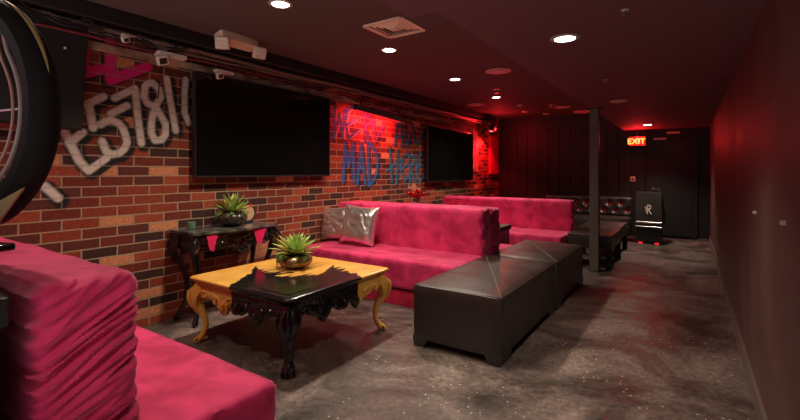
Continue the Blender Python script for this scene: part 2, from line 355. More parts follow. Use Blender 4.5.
# --- brick wall with the spray paint on it
def paint_wall():
    ys = [YB]+list(np.arange(.90, 6.9, .0115))+[YF]; zs = [0, 1.0]+list(np.arange(1.05, 2.5, .011))+[ZC]
    ys = np.array(ys); zs = np.array(zs); ny, nz = len(ys), len(zs)
    Y, Z = np.meshgrid(ys, zs, indexing='ij')
    col = np.zeros((ny, nz, 3)); alp = np.zeros((ny, nz))
    def dist(path, dy=0, dz=0, asp=1.):
        d = np.full(Y.shape, 9.)
        for (y0, z0), (y1, z1) in zip(path[:-1], path[1:]):
            y0 += dy; y1 += dy; z0 += dz; z1 += dz
            l = (y1-y0)**2+(z1-z0)**2+1e-9
            t = np.clip(((Y-y0)*(y1-y0)+(Z-z0)*(z1-z0))/l, 0, 1)
            d = np.minimum(d, np.hypot((Y-y0-t*(y1-y0))*asp, Z-z0-t*(z1-z0)))
        return d
    def stroke(path, w, c, dy=0, dz=0, soft=.012, op=1, asp=1.):
        d = dist(path, dy, dz, asp); a = np.clip((w/2-d)/soft+.5, 0, 1)*op
        for k in range(3): col[..., k] = col[..., k]*(1-a)+c[k]*a
        alp[:] = np.maximum(alp, a)
    blk = (.006, .006, .008)
    for p in WHITE: stroke(p, .108, blk, .018, -.018)
    for p in WHITE: stroke(p, .056, (.66, .58, .52))
    for p in PINK: stroke(p, .098, blk, -.026, -.022)
    for p in PINK: stroke(p, .082, (.66, .012, .17))
    for i, p in enumerate(BLUE): stroke(p, .074 if 7 <= i < 11 else .062, blk, .020, -.010, op=.95, asp=.8)
    for i, p in enumerate(BLUE[:4]): stroke(p, .020, (.45, .36, .42), .050, .0, op=.8, asp=.72)
    for i, p in enumerate(BLUE):
        c = (.006, .10, .28) if i < 4 else ((.05, .03, .20) if i < 7 else ((.008, .11, .36) if i < 11 else (.003, .15, .30)))
        stroke(p, .050 if 7 <= i < 11 else .042, c, asp=.8)
    vs = np.stack([np.full(Y.size, 0.), Y.ravel(), Z.ravel()], 1)
    i, j = np.meshgrid(np.arange(ny-1), np.arange(nz-1), indexing='ij'); a = (i*nz+j).ravel()
    fs = np.stack([a, a+nz, a+nz+1, a+1], 1)
    me = bpy.data.meshes.new('wall_left')
    n0 = len(vs)
    back = [(x, y, z) for x in (-.2, -.004) for y, z in ((YB, 0), (YF, 0), (YF, ZC), (YB, ZC))]
    me.from_pydata([tuple(v) for v in vs]+back, [], [tuple(map(int, f)) for f in fs]+[(n0, n0+3, n0+2, n0+1), (n0+4, n0+5, n0+6, n0+7)]+[(n0+k, n0+(k+1) % 4, n0+4+(k+1) % 4, n0+4+k) for k in range(4)])
    me.materials.append(M['brick'])
    at = me.color_attributes.new('paint', 'FLOAT_COLOR', 'POINT')
    data = np.zeros((n0+8, 4), 'f'); data[:n0, :3] = col.reshape(-1, 3); data[:n0, 3] = alp.ravel()
    at.data.foreach_set('color', data.ravel())
    o = bpy.data.objects.new('wall_left', me); C.objects.link(o); o.location = (XL, 0, 0)
    return structure(o)
paint_wall()
b = MB(); b.box(XL, XL+.03, 1.3, 7.4, 2.235, 2.30, .006, 1)
structure(b.build('trim_4', M['plaster'], smooth=False))
b = MB(); b.box(XL, XL+.16, YB, 9.3, 2.43, ZC, .01, 1)
structure(b.build('trim_2', M['black_paint'], smooth=False))
b = MB(); b.box(XL, XL+.02, 8.34, 8.62, 1.3, 2.2, .006, 1)                                   # patch of plaster by the far television
structure(b.build('trim_3', M['plaster'], smooth=False))

# ================================================================= SOFAS
def folds(L, side_amp=.013, seed=0, ridge=False):
    """velvet cover: ruched across both ends, tucked and creased elsewhere"""
    xe = L/2
    def f(p, n):
        e = abs(n.x)
        q = noise.noise(Vector((p.x*2.2+seed, p.y*3, p.z*2.5)))
        ac = p.z+p.y*(.10+.45*p.z)+.03*q; al = p.y-p.z*.3
        r = .9-4.2*abs(noise.noise(Vector((ac*30, al*2.4+p.x, seed))))+.5*noise.noise(Vector((ac*60, al*5, seed+4)))
        if ridge and abs(n.y) > .3 and n.y > 0: e = max(e, math.exp(-(xe-abs(p.x))/.16)*.8)
        d = e*side_amp*r
        d += .006*noise.noise(Vector((p.x*5+seed, p.y*7, p.z*5)))+.003*noise.noise(Vector((p.x*14+p.z*9, p.y*12, p.z*16+seed)))
        return n*d
    return f
def make_sofa(L, D, label, loc, rz, group, seed=0, top=.94, seat_z=.455, end=.016, flare=0):
    t = thing('velvet_sofa', label, 'sofa', loc, rz, group)
    h = L/2
    def fs(p, n):
        d = folds(L, .004, seed)(p, n)
        k = math.exp(-((p.y+.22)/.10)**2)
        return d+n*(.006*k*noise.noise(Vector((p.x*18, p.y*6, seed))))
    soft_box(-h, h, -D, -.19, .17, seat_z, .035, .03, fs).build('seat', M['velvet'], t)
    fb = folds(L, end, seed+3, seed == 1)
    def fbk(p, n):
        v = fb(p, n)
        if flare: v = v+Vector((math.copysign(flare*(1-p.z/top), p.x) if abs(n.x) > .3 else 0, 0, 0))
        return v
    soft_box(-h, h, -.22 if seed != 1 else -.25, 0, .05, top, .045, .022 if seed == 1 else .03, fbk, .0042 if seed == 1 else None).build('backrest', M['velvet'], t)
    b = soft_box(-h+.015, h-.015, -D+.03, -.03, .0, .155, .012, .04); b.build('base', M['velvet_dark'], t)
    b = MB(); b.box(-h+.04, h-.04, -D+.06, -.06, .14, .2); b.build('recess', M['black_paint'], t, smooth=False)
    b = MB()                                        # seam piping round the top of the seat
    b.tube([(-h+.012, -D+.006, seat_z-.03), (h-.012, -D+.006, seat_z-.03)], .004, 6); b.build('piping', M['velvet_dark'], t)
    return t
G = 'pink velvet booth sofas'
make_sofa(2.33, .79, 'pink velvet sofa in the near foreground with its ruched back turned to the viewer', (-2.55, .39, 0), PI, G, 1, 1.005, flare=.04)
make_sofa(1.96, .84, 'pink velvet sofa with two silver cushions behind the gold coffee table', (-2.71, 4.27, 0), 0, G, 2, .925)
make_sofa(2.00, .84, 'pink velvet sofa set back to back behind the one with silver cushions', (-2.715, 4.275, 0), PI, G, 5, .92, seat_z=.42)
make_sofa(2.15, .84, 'farthest pink velvet sofa, beside the low black tables near the post', (-2.51, 6.86, 0), 0, G, 4, .885, seat_z=.43)

# ================================================================= CUSHIONS
def cushion(w, h, t, seed, label, loc, rx, rz, ry=0):
    n = 40; vs = []; fs = []
    for s in (1, -1):
        for i in range(n+1):
            for j in range(n+1):
                u = -1+2*i/n; v = -1+2*j/n
                pin = 1-.09*(1-u*u)*abs(v)**3-.0; pin2 = 1-.09*(1-v*v)*abs(u)**3
                x = u*w/2*pin2; z = v*h/2*pin
                th = t/2*(max(0, (1-u**4))*max(0, (1-v**4)))**.5
                wr = .012*noise.noise(Vector((u*2.4+seed, v*3.2, s)))+.010*math.sin((u*1.2+v*2.6+1.4*noise.noise(Vector((u*1.5, v*1.5, seed))))*7)*noise.noise(Vector((u*1.4, v*1.4, seed+8)))
                y = -s*(th+wr*(th/(t/2)))
                vs.append((x, y, z+h/2))
    N = (n+1)**2
    for s in (0, 1):
        for i in range(n):
            for j in range(n):
                a = s*N+i*(n+1)+j; q = (a, a+1, a+n+2, a+n+1); fs.append(q)
    m = MB(); m.add(vs, fs)
    o = m.build('cushion', M['silver'], ang=70)
    bm = bmesh.new(); bm.from_mesh(o.data); bmesh.ops.remove_doubles(bm, verts=bm.verts, dist=.0008); bmesh.ops.recalc_face_normals(bm, faces=bm.faces); bm.to_mesh(o.data); bm.free()
    o.location = loc; o.rotation_euler = (rx, ry, rz)
    return tag(o, label, 'cushion', 'silver cushions on the pink sofa')
cushion(.48, .46, .17, 1.3, 'crinkled silver cushion, the larger one leaning in front on the pink sofa', (-3.19, 3.82, .462), math.radians(-14), math.radians(4), math.radians(3))
cushion(.42, .42, .15, 5.1, 'crinkled silver cushion at the wall end of the sofa, half behind the other', (-3.60, 3.92, .462), math.radians(-12), math.radians(10), math.radians(-4))

# ================================================================= LEATHER OTTOMANS
def make_ottoman(x0, x1, y0, y1, label, group, h=.46):
    cx, cy = (x0+x1)/2, (y0+y1)/2; a, c = (x1-x0)/2, (y1-y0)/2
    t = thing('leather_ottoman', label, 'ottoman', (cx, cy, 0), 0, group)
    def dome(p, n):
        u = min(1, abs(p.x)/a); v = min(1, abs(p.y)/c)
        d = n*(.002*noise.noise(p*9))
        if n.z > .7: d += Vector((0, 0, .016*(1-u**3)*(1-v**3)-.004*abs(noise.noise(Vector((p.x*6, p.y*3, 1))))))
        return d
    soft_box(-a, a, -c, c, .048, h, .024, .035, dome).build('body', M['leather'], t)
    b = MB()                                        # plinth cut out between two splayed feet on each side
    for s in (-1, 1):
        for q in (-1, 1):
            x_in, y_in = a*s*.62, q*(c-.22)
            vs = [(a*s, q*c, .08), (x_in, q*c, .08), (x_in, q*(c-.05), .08), (a*s, y_in, .08), (a*s-.05*s, y_in, .08),
                  ((a-.008)*s, q*(c-.004), 0), (x_in+.04*s, q*(c-.004), 0), (x_in+.04*s, q*(c-.05), 0), ((a-.008)*s, y_in+.04*q, 0), ((a-.07)*s, y_in+.04*q, 0)]
            m = MB()
            m.add([vs[0], vs[1], vs[2], (a*s-.05*s, q*(c-.05), .08), vs[4], vs[3], vs[5], vs[6], vs[7], ((a-.07)*s, q*(c-.05), 0), vs[9], vs[8]],
                  [(0, 1, 2, 3, 4, 5), (6, 7, 8, 9, 10, 11), (0, 1, 7, 6), (1, 2, 8, 7), (2, 3, 9, 8), (3, 4, 10, 9), (4, 5, 11, 10), (5, 0, 6, 11)])
            m.build('foot', M['leather'], t, smooth=False)
    b = MB(); b.box(-a+.07, a-.07, -c+.07, c-.07, .04, .10); b.build('underside', M['black_paint'], t, smooth=False)
    b = MB(); z = h-.006
    b.tube([(-a+.02, -c+.02, z), (a-.02, -c+.02, z), (a-.02, c-.02, z), (-a+.02, c-.02, z)], .0045, 6, closed=True)
    b.build('piping', M['leather'], t)
    b = MB()
    b.tube([(a*.98, -c*.98, h+.000), (a*.5, -c*.5, h+.0125), (0, 0, h+.018)], .0035, 6)
    b.tube([(-a*.98, c*.98, h+.000), (-a*.5, c*.5, h+.0125), (0, 0, h+.018)], .0035, 6)
    b.build('top_seam', M['piping'], t)
    return t
make_ottoman(-1.73, -1.035, 2.735, 4.12, 'black leather ottoman nearest the viewer, lit on top', 'black leather ottomans in the aisle')
make_ottoman(-1.71, -1.025, 4.14, 5.32, 'black leather ottoman pushed against the far end of the nearest one', 'black leather ottomans in the aisle')

def make_bench(x0, x1, y0, y1, label):
    t = thing('leather_bench', label, 'table', ((x0+x1)/2, (y0+y1)/2, 0), 0, 'low black tables beyond the post'); a, c = (x1-x0)/2, (y1-y0)/2
    soft_box(-a, a, -c, c, .265, .455, .02, .05).build('top', M['leather'], t)
    for s in (-1, 1):
        for q in (-1, 1):
            b = MB(); b.box(s*(a-.04)-.035, s*(a-.04)+.035, q*(c-.04)-.035, q*(c-.04)+.035, 0, .27, .004, 1); b.build('leg', M['black_paint'], t, smooth=False)
    b = MB(); b.tube([(-a+.02, -c+.015, .45), (a-.015, -c+.015, .45), (a-.015, c-.02, .45)], .005, 6); b.build('piping', M['piping'], t)
    for q in (-1, 1):
        b = MB(); b.box(-a+.08, a-.08, q*(c-.075)-.015, q*(c-.075)+.015, .13, .17); b.build('stretcher', M['metal'], t, smooth=False)
    return t
make_bench(-1.42, -.85, 6.24, 7.17, 'low black leather table on legs just behind the square post')
make_bench(-1.46, -.87, 7.20, 8.15, 'low black leather table farther back, nearest the tufted bench')

# black box table between the facing sofas
t = thing('side_table', 'square black side table between the back-to-back sofa and the farthest pink sofa', 'table', (-2.72, 5.40, 0))
b = MB(); b.box(-.78, .74, -.2, .2, .54, .60, .006, 2); b.build('tabletop', M['black_paint'], t, smooth=False)
b = MB(); b.box(-.72, .72, -.18, .18, .02, .54, .004, 1); b.build('body', M['leather'], t, smooth=False)

# ================================================================= POST
t = thing('steel_post', 'square grey steel post standing in the aisle from floor to lowered ceiling', 'post', (-1.04, 6.13, 0))
b = MB(); b.box(-.055, .055, -.055, .055, .0, ZS, .006, 2)
b.build('shaft', M['post'], t, smooth=False)
b = MB(); b.box(-.075, .075, -.075, .075, 0, .012, .003, 1); b.build('base_plate', M['black_paint'], t, smooth=False)
b = MB(); b.box(-.09, .09, -.07, .07, ZS-.012, ZS-.0005, .003, 1); b.build('top_plate', M['black_paint'], t, smooth=False)
for z in (1.86, 1.55, 1.2, .8):
    b = MB(); b.lathe([(0, 0), (.006, 0), (.005, .004), (0, .005)], 8, M=T(0, -.055, z) @ R3('X', PI/2)); b.build('screw', M['metal_dark'], t)

# ================================================================= GOLD AND BLACK COFFEE TABLE
# local frame: x to the right, y away; its near right corner is the black painted one
def poly_in(x, y, poly):
    c = False; n = len(poly)
    for i in range(n):
        x0, y0 = poly[i]; x1, y1 = poly[i-1]
        if (y0 > y) != (y1 > y) and x < (x1-x0)*(y-y0)/(y1-y0)+x0: c = not c
    return c
TX, TY = -2.612, 2.36
SPL = [(-2.64, 1.80), (-2.68, 1.84), (-2.70, 1.90), (-2.73, 1.95), (-2.76, 1.98), (-2.80, 2.06), (-2.84, 2.09), (-2.82, 2.12), (-2.92, 2.20), (-3.03, 2.32), (-2.90, 2.25), (-2.87, 2.29), (-2.83, 2.22),
       (-2.79, 2.27), (-2.77, 2.20), (-2.73, 2.27), (-2.72, 2.20), (-2.69, 2.36), (-2.66, 2.24), (-2.62, 2.35), (-2.57, 2.33), (-2.61, 2.26), (-2.62, 2.18), (-2.55, 2.20), (-2.53, 2.27), (-2.50, 2.21), (-2.47, 2.30), (-2.45, 2.42),
       (-2.43, 2.32), (-2.39, 2.40), (-2.37, 2.33), (-2.38, 2.46), (-2.46, 2.60), (-2.52, 2.73), (-2.44, 2.64), (-2.41, 2.70), (-2.38, 2.60), (-2.34, 2.68), (-2.30, 2.57), (-2.27, 2.62), (-2.20, 2.56), (-2.16, 2.60), (-2.10, 2.54), (-1.9, 2.53), (-1.9, 1.7), (-2.64, 1.7)]
def blackness(p):
    return 1. if poly_in(p[0]+TX, p[1]+TY, SPL) else 0.
def set_black(o, fn=None):
    me = o.data; at = me.attributes.new('black', 'FLOAT', 'POINT')
    at.data.foreach_set('value', [(fn or blackness)(v.co) for v in me.vertices]); return o
t = thing('coffee_table', 'low carved gold coffee table with black paint splashed over its near corner', 'table', (TX, TY, 0))
hx, hy = .550, .545
def top_sheet():
    """moulded square top: a fine grid on the upper face, stepped edge below it"""
    st = .0085; nx = int(2*hx/st); ny = int(2*hy/st); vs = []; fs = []
    for i in range(nx+1):
        for j in range(ny+1):
            x = -hx+2*hx*i/nx; y = -hy+2*hy*j/ny; e = min(hx-abs(x), hy-abs(y))
            z = .510
            if e < .012: z = .510-.006*(1-e/.012)
            elif .058 < e < .070: z = .5075
            elif e <= .058: z = .5105
            cr = .035; ax, ay = abs(x)-(hx-cr), abs(y)-(hy-cr)
            if ax > 0 and ay > 0:                    # rounded corners
                d = math.hypot(ax, ay); k = max(ax, ay)/d
                x = math.copysign(hx-cr+ax*k, x); y = math.copysign(hy-cr+ay*k, y)
            vs.append((x, y, z))
    for i in range(nx):
        for j in range(ny):
            a = i*(ny+1)+j; fs.append((a, a+ny+1, a+ny+2, a+1))
    m = MB(); m.add(vs, fs)
    rim = [i*(ny+1) for i in range(nx)]+[nx*(ny+1)+j for j in range(ny)]+[i*(ny+1)+ny for i in range(nx, 0, -1)]+[j for j in range(ny, 0, -1)]
    prev = [vs[i] for i in rim]; n = len(rim); P = [prev]
    for inset, z in ((-.004, .500), (-.004, .490), (.006, .482), (.010, .474), (.026, .470), (.034, .462), (.036, .452)):
        P.append([(x*(1-inset/hx), y*(1-inset/hy), z) for x, y, _ in prev])
    o = len(m.v)
    for r in P: m.v += r
    for k in range(len(P)-1):
        for i in range(n):
            q = (i+1) % n; m.f.append((o+k*n+i, o+k*n+q, o+(k+1)*n+q, o+(k+1)*n+i)); m.m.append(0)
    m.f.append(tuple(o+(len(P)-1)*n+i for i in range(n))); m.m.append(0)
    return m
set_black(top_sheet().build('tabletop', M['twotone'], t, ang=60))
def skirt(s): return .105+.050*math.exp(-(s/.14)**2)+.085*math.exp(-((s-.42)/.17)**2)+.008*math.sin(s*21)
def apron(L, seed):
    """panel along x, thickness in y: plain frieze above, scalloped carved skirt below"""
    n = 90; m = MB(); vs = []; fs = []; rows = 16
    for i in range(n+1):
        u = -1+2*i/n; x = u*L/2
        s = abs(u)
        drop = skirt(s)
        for j in range(rows+1):
            v = j/rows; z = .455-v*drop
            y = -.0-.010*math.sin(min(1, max(0, (v-.30)/.7))*PI)
            if .22 < v < .32: y -= .007
            if v < .22: y -= .010+.003*(1 if (int((u+1)*26) % 2) else -1)*(1 if .04 < v < .18 else 0)
            if v > .34: y -= .020*max(0, noise.noise(Vector((u*9+seed, v*5, 2))))+.008*noise.noise(Vector((u*30, v*14, seed)))
            vs.append((x, y, z))
    k = len(vs); vs += [(x, .022, z) for x, y, z in vs]
    for i in range(n):
        for j in range(rows):
            a = i*(rows+1)+j; fs.append((a, a+rows+1, a+rows+2, a+1)); fs.append((k+a, k+a+1, k+a+rows+2, k+a+rows+1))
    for i in range(n):
        for j in (0, rows):
            a = i*(rows+1)+j; fs.append((a, a+rows+1, k+a+rows+1, k+a))
    for i in (0, n):
        for j in range(rows):
            a = i*(rows+1)+j; fs.append((a, a+1, k+a+1, k+a))
    m.add(vs, fs); return m
def scroll(cx, cz, r, turns, a0, sgn, tail=None, wid=.006):
    pts = []; ra = []
    N = int(26*turns)
    for i in range(N+1):
        f = i/N; a = a0+sgn*f*turns*2*PI; q = r*(.18+.82*f)
        pts.append((cx+q*math.cos(a), -.018, cz+q*math.sin(a))); ra.append(wid*(.55+.45*f))
    if tail:
        p = Vector(pts[-1])
        for i in range(1, 7):
            f = i/6; pts.append((p.x+tail[0]*f, -.018+.004*f, p.z+tail[1]*math.sin(f*PI/2))); ra.append(wid*(1-.7*f))
    return pts, ra
def apron_carving(L):
    m = MB()
    for s in (-1, 1):
        for (cx, cz, r, tn, a0, tl) in ((.10, .345, .022, 1.3, 0, (.05, .02)), (.18, .365, .020, 1.2, 2, (.05, -.03)), (.27, .352, .024, 1.3, 1, (.06, .03)), (.36, .375, .016, 1.1, 3, (.03, -.03))):
            cz = .455-skirt(cx*2/.92)*.66; r = min(r, skirt(cx*2/.92)*.20)
            p, ra = scroll(s*cx*L/.92, cz, r, tn, a0 if s > 0 else PI-a0, s, (tl[0]*s, tl[1])); m.tube(p, ra, 7)
        for k in range(7):                                   # acanthus leaves between the scrolls
            x = s*(.05+.052*k)*L/.92; z = .455-skirt((.05+.052*k)*2/.92)*(.70+.1*math.sin(k*2.1)); a = s*(.4+.5*math.sin(k*1.7))
            m.tube([(x, -.016, z-.014), (x+.012*math.sin(a), -.026, z+.002), (x+.03*math.sin(a), -.016, z+.022)], [.002, .0075, .001], 7)
    m.tube([(0, -.018, .305), (0, -.034, .33), (0, -.030, .36), (0, -.016, .385)], [.004, .020, .015, .003], 10)   # centre shell
    for k in range(-3, 4): m.tube([(0, -.026, .31), (.020*k*.6, -.034, .335), (.028*k*.6, -.02, .372)], [.003, .0055, .002], 6)
    return m
LX, LY = 2*(hx-.105), 2*(hy-.105)
for k, (L, M4) in enumerate(((LX, T(0, -hy+.045, 0)), (LX, T(0, hy-.045, 0) @ R3('Z', PI)), (LY, T(hx-.045, 0, 0) @ R3('Z', PI/2)), (LY, T(-hx+.045, 0, 0) @ R3('Z', -PI/2)))):
    a = apron(L, k); a.v = [tuple(M4 @ Vector(p)) for p in a.v]
    ap = set_black(a.build('apron', M['twotone'], t, ang=55))
    c = apron_carving(L); c.v = [tuple(M4 @ Vector(p)) for p in c.v]
    set_black(c.build('carving', M['twotone'], ap))
def cabriole(sx, sy):
    m = MB(); d = Vector((sx, sy, 0)).normalized(); o = Vector((sx*(hx-.075), sy*(hy-.075), 0))
    prof = [(.455, .000, .052), (.42, .018, .056), (.385, .040, .058), (.345, .052, .050), (.30, .045, .040), (.25, .022, .032), (.20, -.002, .026), (.15, -.016, .022), (.10, -.012, .021), (.06, .006, .022), (.03, .028, .026), (.012, .044, .022), (.002, .050, .012)]
    m.tube([o+d*q+Vector((0, 0, z)) for z, q, r in prof], [r for z, q, r in prof], 14)
    tgn = Vector((-d.y, d.x, 0))
    def P(q, w, z): return o+d*q+tgn*w+Vector((0, 0, z))
    for s in (-1, 1):                                    # carved knee leaves, scroll at the foot
        m.tube([P(.05, s*.010, .43), P(.098, s*.024, .39), P(.102, s*.030, .34), P(.080, s*.016, .28), P(.045, s*.004, .22)], [.004, .011, .012, .008, .003], 8)
        m.tube([P(.0, s*.045, .42), P(.04, s*.058, .37), P(.045, s*.046, .31), P(.03, s*.03, .26)], [.004, .012, .009, .003], 8)
        m.tube([P(.04, s*.022, .045), P(.058, s*.028, .030), P(.062, s*.026, .012), P(.046, s*.024, .010)], [.006, .010, .011, .006], 8)
    m.tube([P(.055, 0, .44), P(.108, 0, .39), P(.112, 0, .345), P(.085, 0, .27)], [.005, .013, .012, .003], 8)
    pts = [P(.048+.018*math.cos(a)*(1-a/9), 0, .020+.016*math.sin(a)*(1-a/9)) for a in [i*.5 for i in range(13)]]
    m.tube(pts, .008, 7)
    return m
for sx in (-1, 1):
    for sy in (-1, 1):
        bl = 1. if (sx, sy) == (1, -1) else 0.
        if not bl:
            o = cabriole(sx, sy).build('leg', M['twotone'], t, ang=70); set_black(o, lambda p: 0.)
        else:                                            # the black corner leg is a straighter carved column with a paw
            m = MB(); ox, oy = hx-.07, -hy+.07; d = Vector((1, -1, 0)).normalized(); tg = Vector((1, 1, 0)).normalized()
            prof = [(.455, .060, 0), (.43, .064, 0), (.40, .058, .006), (.37, .062, .016), (.33, .066, .022), (.29, .060, .022), (.25, .046, .014), (.22, .036, .008), (.20, .042, .006), (.18, .034, .004), (.15, .030, 0), (.10, .028, 0), (.075, .034, 0), (.06, .040, .006), (.035, .044, .010), (.012, .042, .012), (.002, .034, .012)]
            m.tube([(ox+d.x*q, oy+d.y*q, z) for z, r, q in prof], [r for z, r, q in prof], 18)
            def P(q, w, z): return (ox+d.x*q+tg.x*w, oy+d.y*q+tg.y*w, z)
            for s in (-1, 1):
                m.tube([P(.05, s*.02, .43), P(.085, s*.032, .38), P(.088, s*.028, .32), P(.06, s*.02, .27), P(.04, s*.01, .22)], [.005, .014, .013, .009, .003], 8)
                m.tube([P(.01, s*.055, .42), P(.03, s*.072, .36), P(.02, s*.066, .30), P(.01, s*.04, .25)], [.004, .012, .010, .003], 8)
                m.tube([P(.03, s*.016, .06), P(.056, s*.018, .035), P(.064, s*.018, .008)], [.008, .011, .008], 8)
                m.tube([P(.02, s*.036, .055), P(.040, s*.040, .03), P(.046, s*.040, .008)], [.008, .010, .008], 8)
                m.tube([P(.078, s*.014, .352), P(.092, s*.014, .350)], .009, 8)
            m.tube([P(.07, 0, .43), P(.098, 0, .37), P(.096, 0, .31), P(.062, 0, .25)], [.006, .014, .013, .004], 8)
            set_black(m.build('leg', M['twotone'], t, ang=70), lambda p: 1.)['label'] = 'black carved leg with a paw foot'

# ================================================================= PLANTS
def leaf(m, base, az, tilt, L, w, curl, mi=0):
    """thick pointed succulent leaf with a channelled upper face"""
    n = 7; vs = []; fs = []; d = Vector((math.cos(az), math.sin(az), 0)); s = Vector((-d.y, d.x, 0)); p = Vector(base); a = tilt
    for i in range(n+1):
        f = i/n; ww = w*(.55+.9*f)*(1-f)**.55 if f < 1 else 0
        ww = w*(math.sin(PI*min(1, .22+.78*f))**.8)*1.0 if f < 1 else .0006
        th = .22*ww+.0008; up = Vector((0, 0, 1))*math.cos(a)-d*math.sin(a)
        for q, hgt in ((-1, .35), (0, -.15), (1, .35), (0, -1)): vs.append(p+s*(q*ww)+up*(hgt*th*1.8))
        p = p+(d*math.cos(a)+Vector((0, 0, 1))*math.sin(a))*(L/n); a -= curl/n
    for i in range(n):
        for k in range(4): fs.append((4*i+k, 4*i+(k+1) % 4, 4*i+4+(k+1) % 4, 4*i+4+k))
    fs.append((0, 1, 2, 3)); fs.append((4*n+3, 4*n+2, 4*n+1, 4*n)); m.add(vs, fs, mi)
def rosette(name, label, loc, R, potm, prof, nl, mats, group, wid=.013, seed=1, pot_fn=None, spread=1.0):
    random.seed(seed)
    t = thing(name, label, 'plant', loc, 0, group)
    b = MB(); b.lathe(prof, 40, fn=pot_fn); b.build('pot', potm, t, ang=50)
    zt = prof[-1][1]; r0 = prof[-1][0]
    b = MB(); b.lathe([(0, zt-.008), (r0*.93, zt-.008), (r0*.7, zt+.006), (0, zt+.012)], 20); b.build('soil', M['soil'], t)
    for k in range(nl):
        f = k/nl; az = k*2.39996+random.uniform(-.1, .1); tilt = .12+f*1.22; L = R*(1.05-.30*f)*random.uniform(.88, 1.1)*spread
        m = MB(); leaf(m, (math.cos(az)*.014*(1-f), math.sin(az)*.014*(1-f), zt+.006+.012*f), az, tilt+.18, L, wid, random.uniform(.1, .45))
        m.build('leaf', mats[(k*7+(k//3)) % len(mats)], t, ang=80)
    return t, zt, r0
bowl = [(.0, 0), (.045, 0), (.050, .004), (.078, .018), (.090, .038), (.088, .056), (.076, .068), (.070, .070)]
seg = lambda q, z: 1+.035*abs(math.sin(q*5))*(1 if z > .01 else 0)
GP = 'potted succulents'
t, zt, r0 = rosette('potted_succulent', 'spiky green succulent in a bronze bowl on the gold coffee table', (-2.70, 2.46, .5115), .215, M['bronze'], [(r*1.5, z*1.45) for r, z in bowl], 46, [M['leaf'], M['leaf'], M['leaf_y']], GP, .023, 4, seg)
def trails(t, zt, r0, n, drop, mt, seed):
    random.seed(seed); m = MB()
    for k in range(n):
        az = random.uniform(0, 2*PI); L = random.uniform(.4, 1)*drop; prev = None
        for i in range(8):
            f = i/7; r = r0*(1.0+.42*math.sin(min(1, f*2.2)*PI/2)); z = max(.004, zt+.01-f*L+.014*math.sin(f*PI))
            c = Vector((r*math.cos(az+.15*math.sin(f*5)), r*math.sin(az+.15*math.sin(f*5)), z))
            bm = bmesh.new(); bmesh.ops.create_icosphere(bm, subdivisions=1, radius=random.uniform(.0045, .008)); m.bm(bm, 0, Matrix.Translation(c))
            if prev: m.tube([prev, c], .0012, 4)
            prev = c
    tag(m.build('trailing_stems', mt, t), kind='stuff')
trails(t, zt, r0, 16, .075, M['leaf_dark'], 3)

# ================================================================= CONSOLE TABLE
t = thing('console_table', 'black gloss console table with ornate carved apron against the brick wall', 'table', (-3.55, 2.43, 0))
W2, CD = .43, .20                      # half length along the wall (y), depth half (x)
def front_x(v):                        # bowed front edge
    return CD*(.70+.34*math.cos(v*PI*.5)**.8+.05*math.cos(v*PI*2))
n = 40; poly = [(-CD-.02, -W2)]+[(front_x(-1+2*i/n), W2*(-1+2*i/n)) for i in range(n+1)]+[(-CD-.02, W2)]
poly = [poly[0]]+[p for p in poly[1:-1]]+[poly[-1]]
b = MB(); b.prism(poly, .765, .775); b.prism([(x*1.03, y*1.03) for x, y in poly], .775, .795)
b.build('tabletop', M['marble'], t, smooth=False)
def leg_console(sy, sx):
    m = MB(); y0 = sy*(W2-.06); x0 = (.09 if sx > 0 else -.15)
    prof = [(.765, .02, .030), (.72, .035, .034), (.66, .050, .034), (.60, .042, .028), (.52, .012, .021), (.42, -.022, .018), (.30, -.040, .016), (.18, -.030, .015), (.10, .0, .017), (.05, .030, .020), (.02, .046, .020), (.003, .052, .012)]
    dx = .6*sx; dy = .8*sy
    m.tube([(x0+dx*q, y0+dy*q, z) for z, q, r in prof], [r*1.25 for z, q, r in prof], 12)
    for s in (-1, 1):
        m.tube([(x0+dx*(.05)+s*.02, y0+dy*.05, .75), (x0+dx*.10+s*.026, y0+dy*.10, .68), (x0+dx*.09+s*.02, y0+dy*.09, .60), (x0+dx*.05+s*.008, y0+dy*.05, .52)], [.006, .014, .012, .004], 8)
    pts = [(x0+dx*(.05+.02*math.cos(a)), y0+dy*(.05+.02*math.cos(a)), .024+.018*math.sin(a)) for a in [i*.6 for i in range(10)]]
    m.tube(pts, .008, 7)
    return m
for sy in (-1, 1):
    for sx in (-1, 1): leg_console(sy, sx).build('leg', M['gloss'], t, ang=70)
def pierced(L, zb, seed, drop):
    """openwork band of scrolls and leaves along x at y = 0"""
    m = MB(); random.seed(seed)
    N = 36
    m.tube([(-L/2+L*i/N, 0, .757) for i in range(N+1)], .010, 6)
    low = lambda u: zb-drop*math.exp(-(u/.28)**2)-drop*.35*math.exp(-((abs(u)-.7)/.14)**2)
    m.tube([(-L/2+L*i/N, -.004, low(-1+2*i/N)) for i in range(N+1)], [.007+.003*math.sin(i*1.9) for i in range(N+1)], 7)
    k = int(L/.055)
    for i in range(k):
        x = -L/2+L*(i+.5)/k; u = 2*x/L; z1 = low(u); hgt = .75-z1
        for zz in ([.5] if hgt < .1 else [.3, .72]):
            p, ra = scroll(x, z1+hgt*zz, min(.024, hgt*.26), 1.4, random.uniform(0, 6), 1 if i % 2 else -1, (random.uniform(-.02, .02), random.uniform(-.02, .025)), .007)
            m.tube([(q[0], -.004+.006*math.sin(q[0]*90), q[2]) for q in p], ra, 6)
    for q in range(-2, 3): m.tube([(0, -.01, low(0)-.01), (.014*q, -.018, low(0)+.025), (.022*q, -.008, low(0)+.06)], [.003, .007, .002], 6)
    return m
mm = pierced(2*W2-.12, .655, 3, .095); mm.v = [tuple(T(.155, 0, 0) @ R3('Z', PI/2) @ Vector(p)) for p in mm.v]
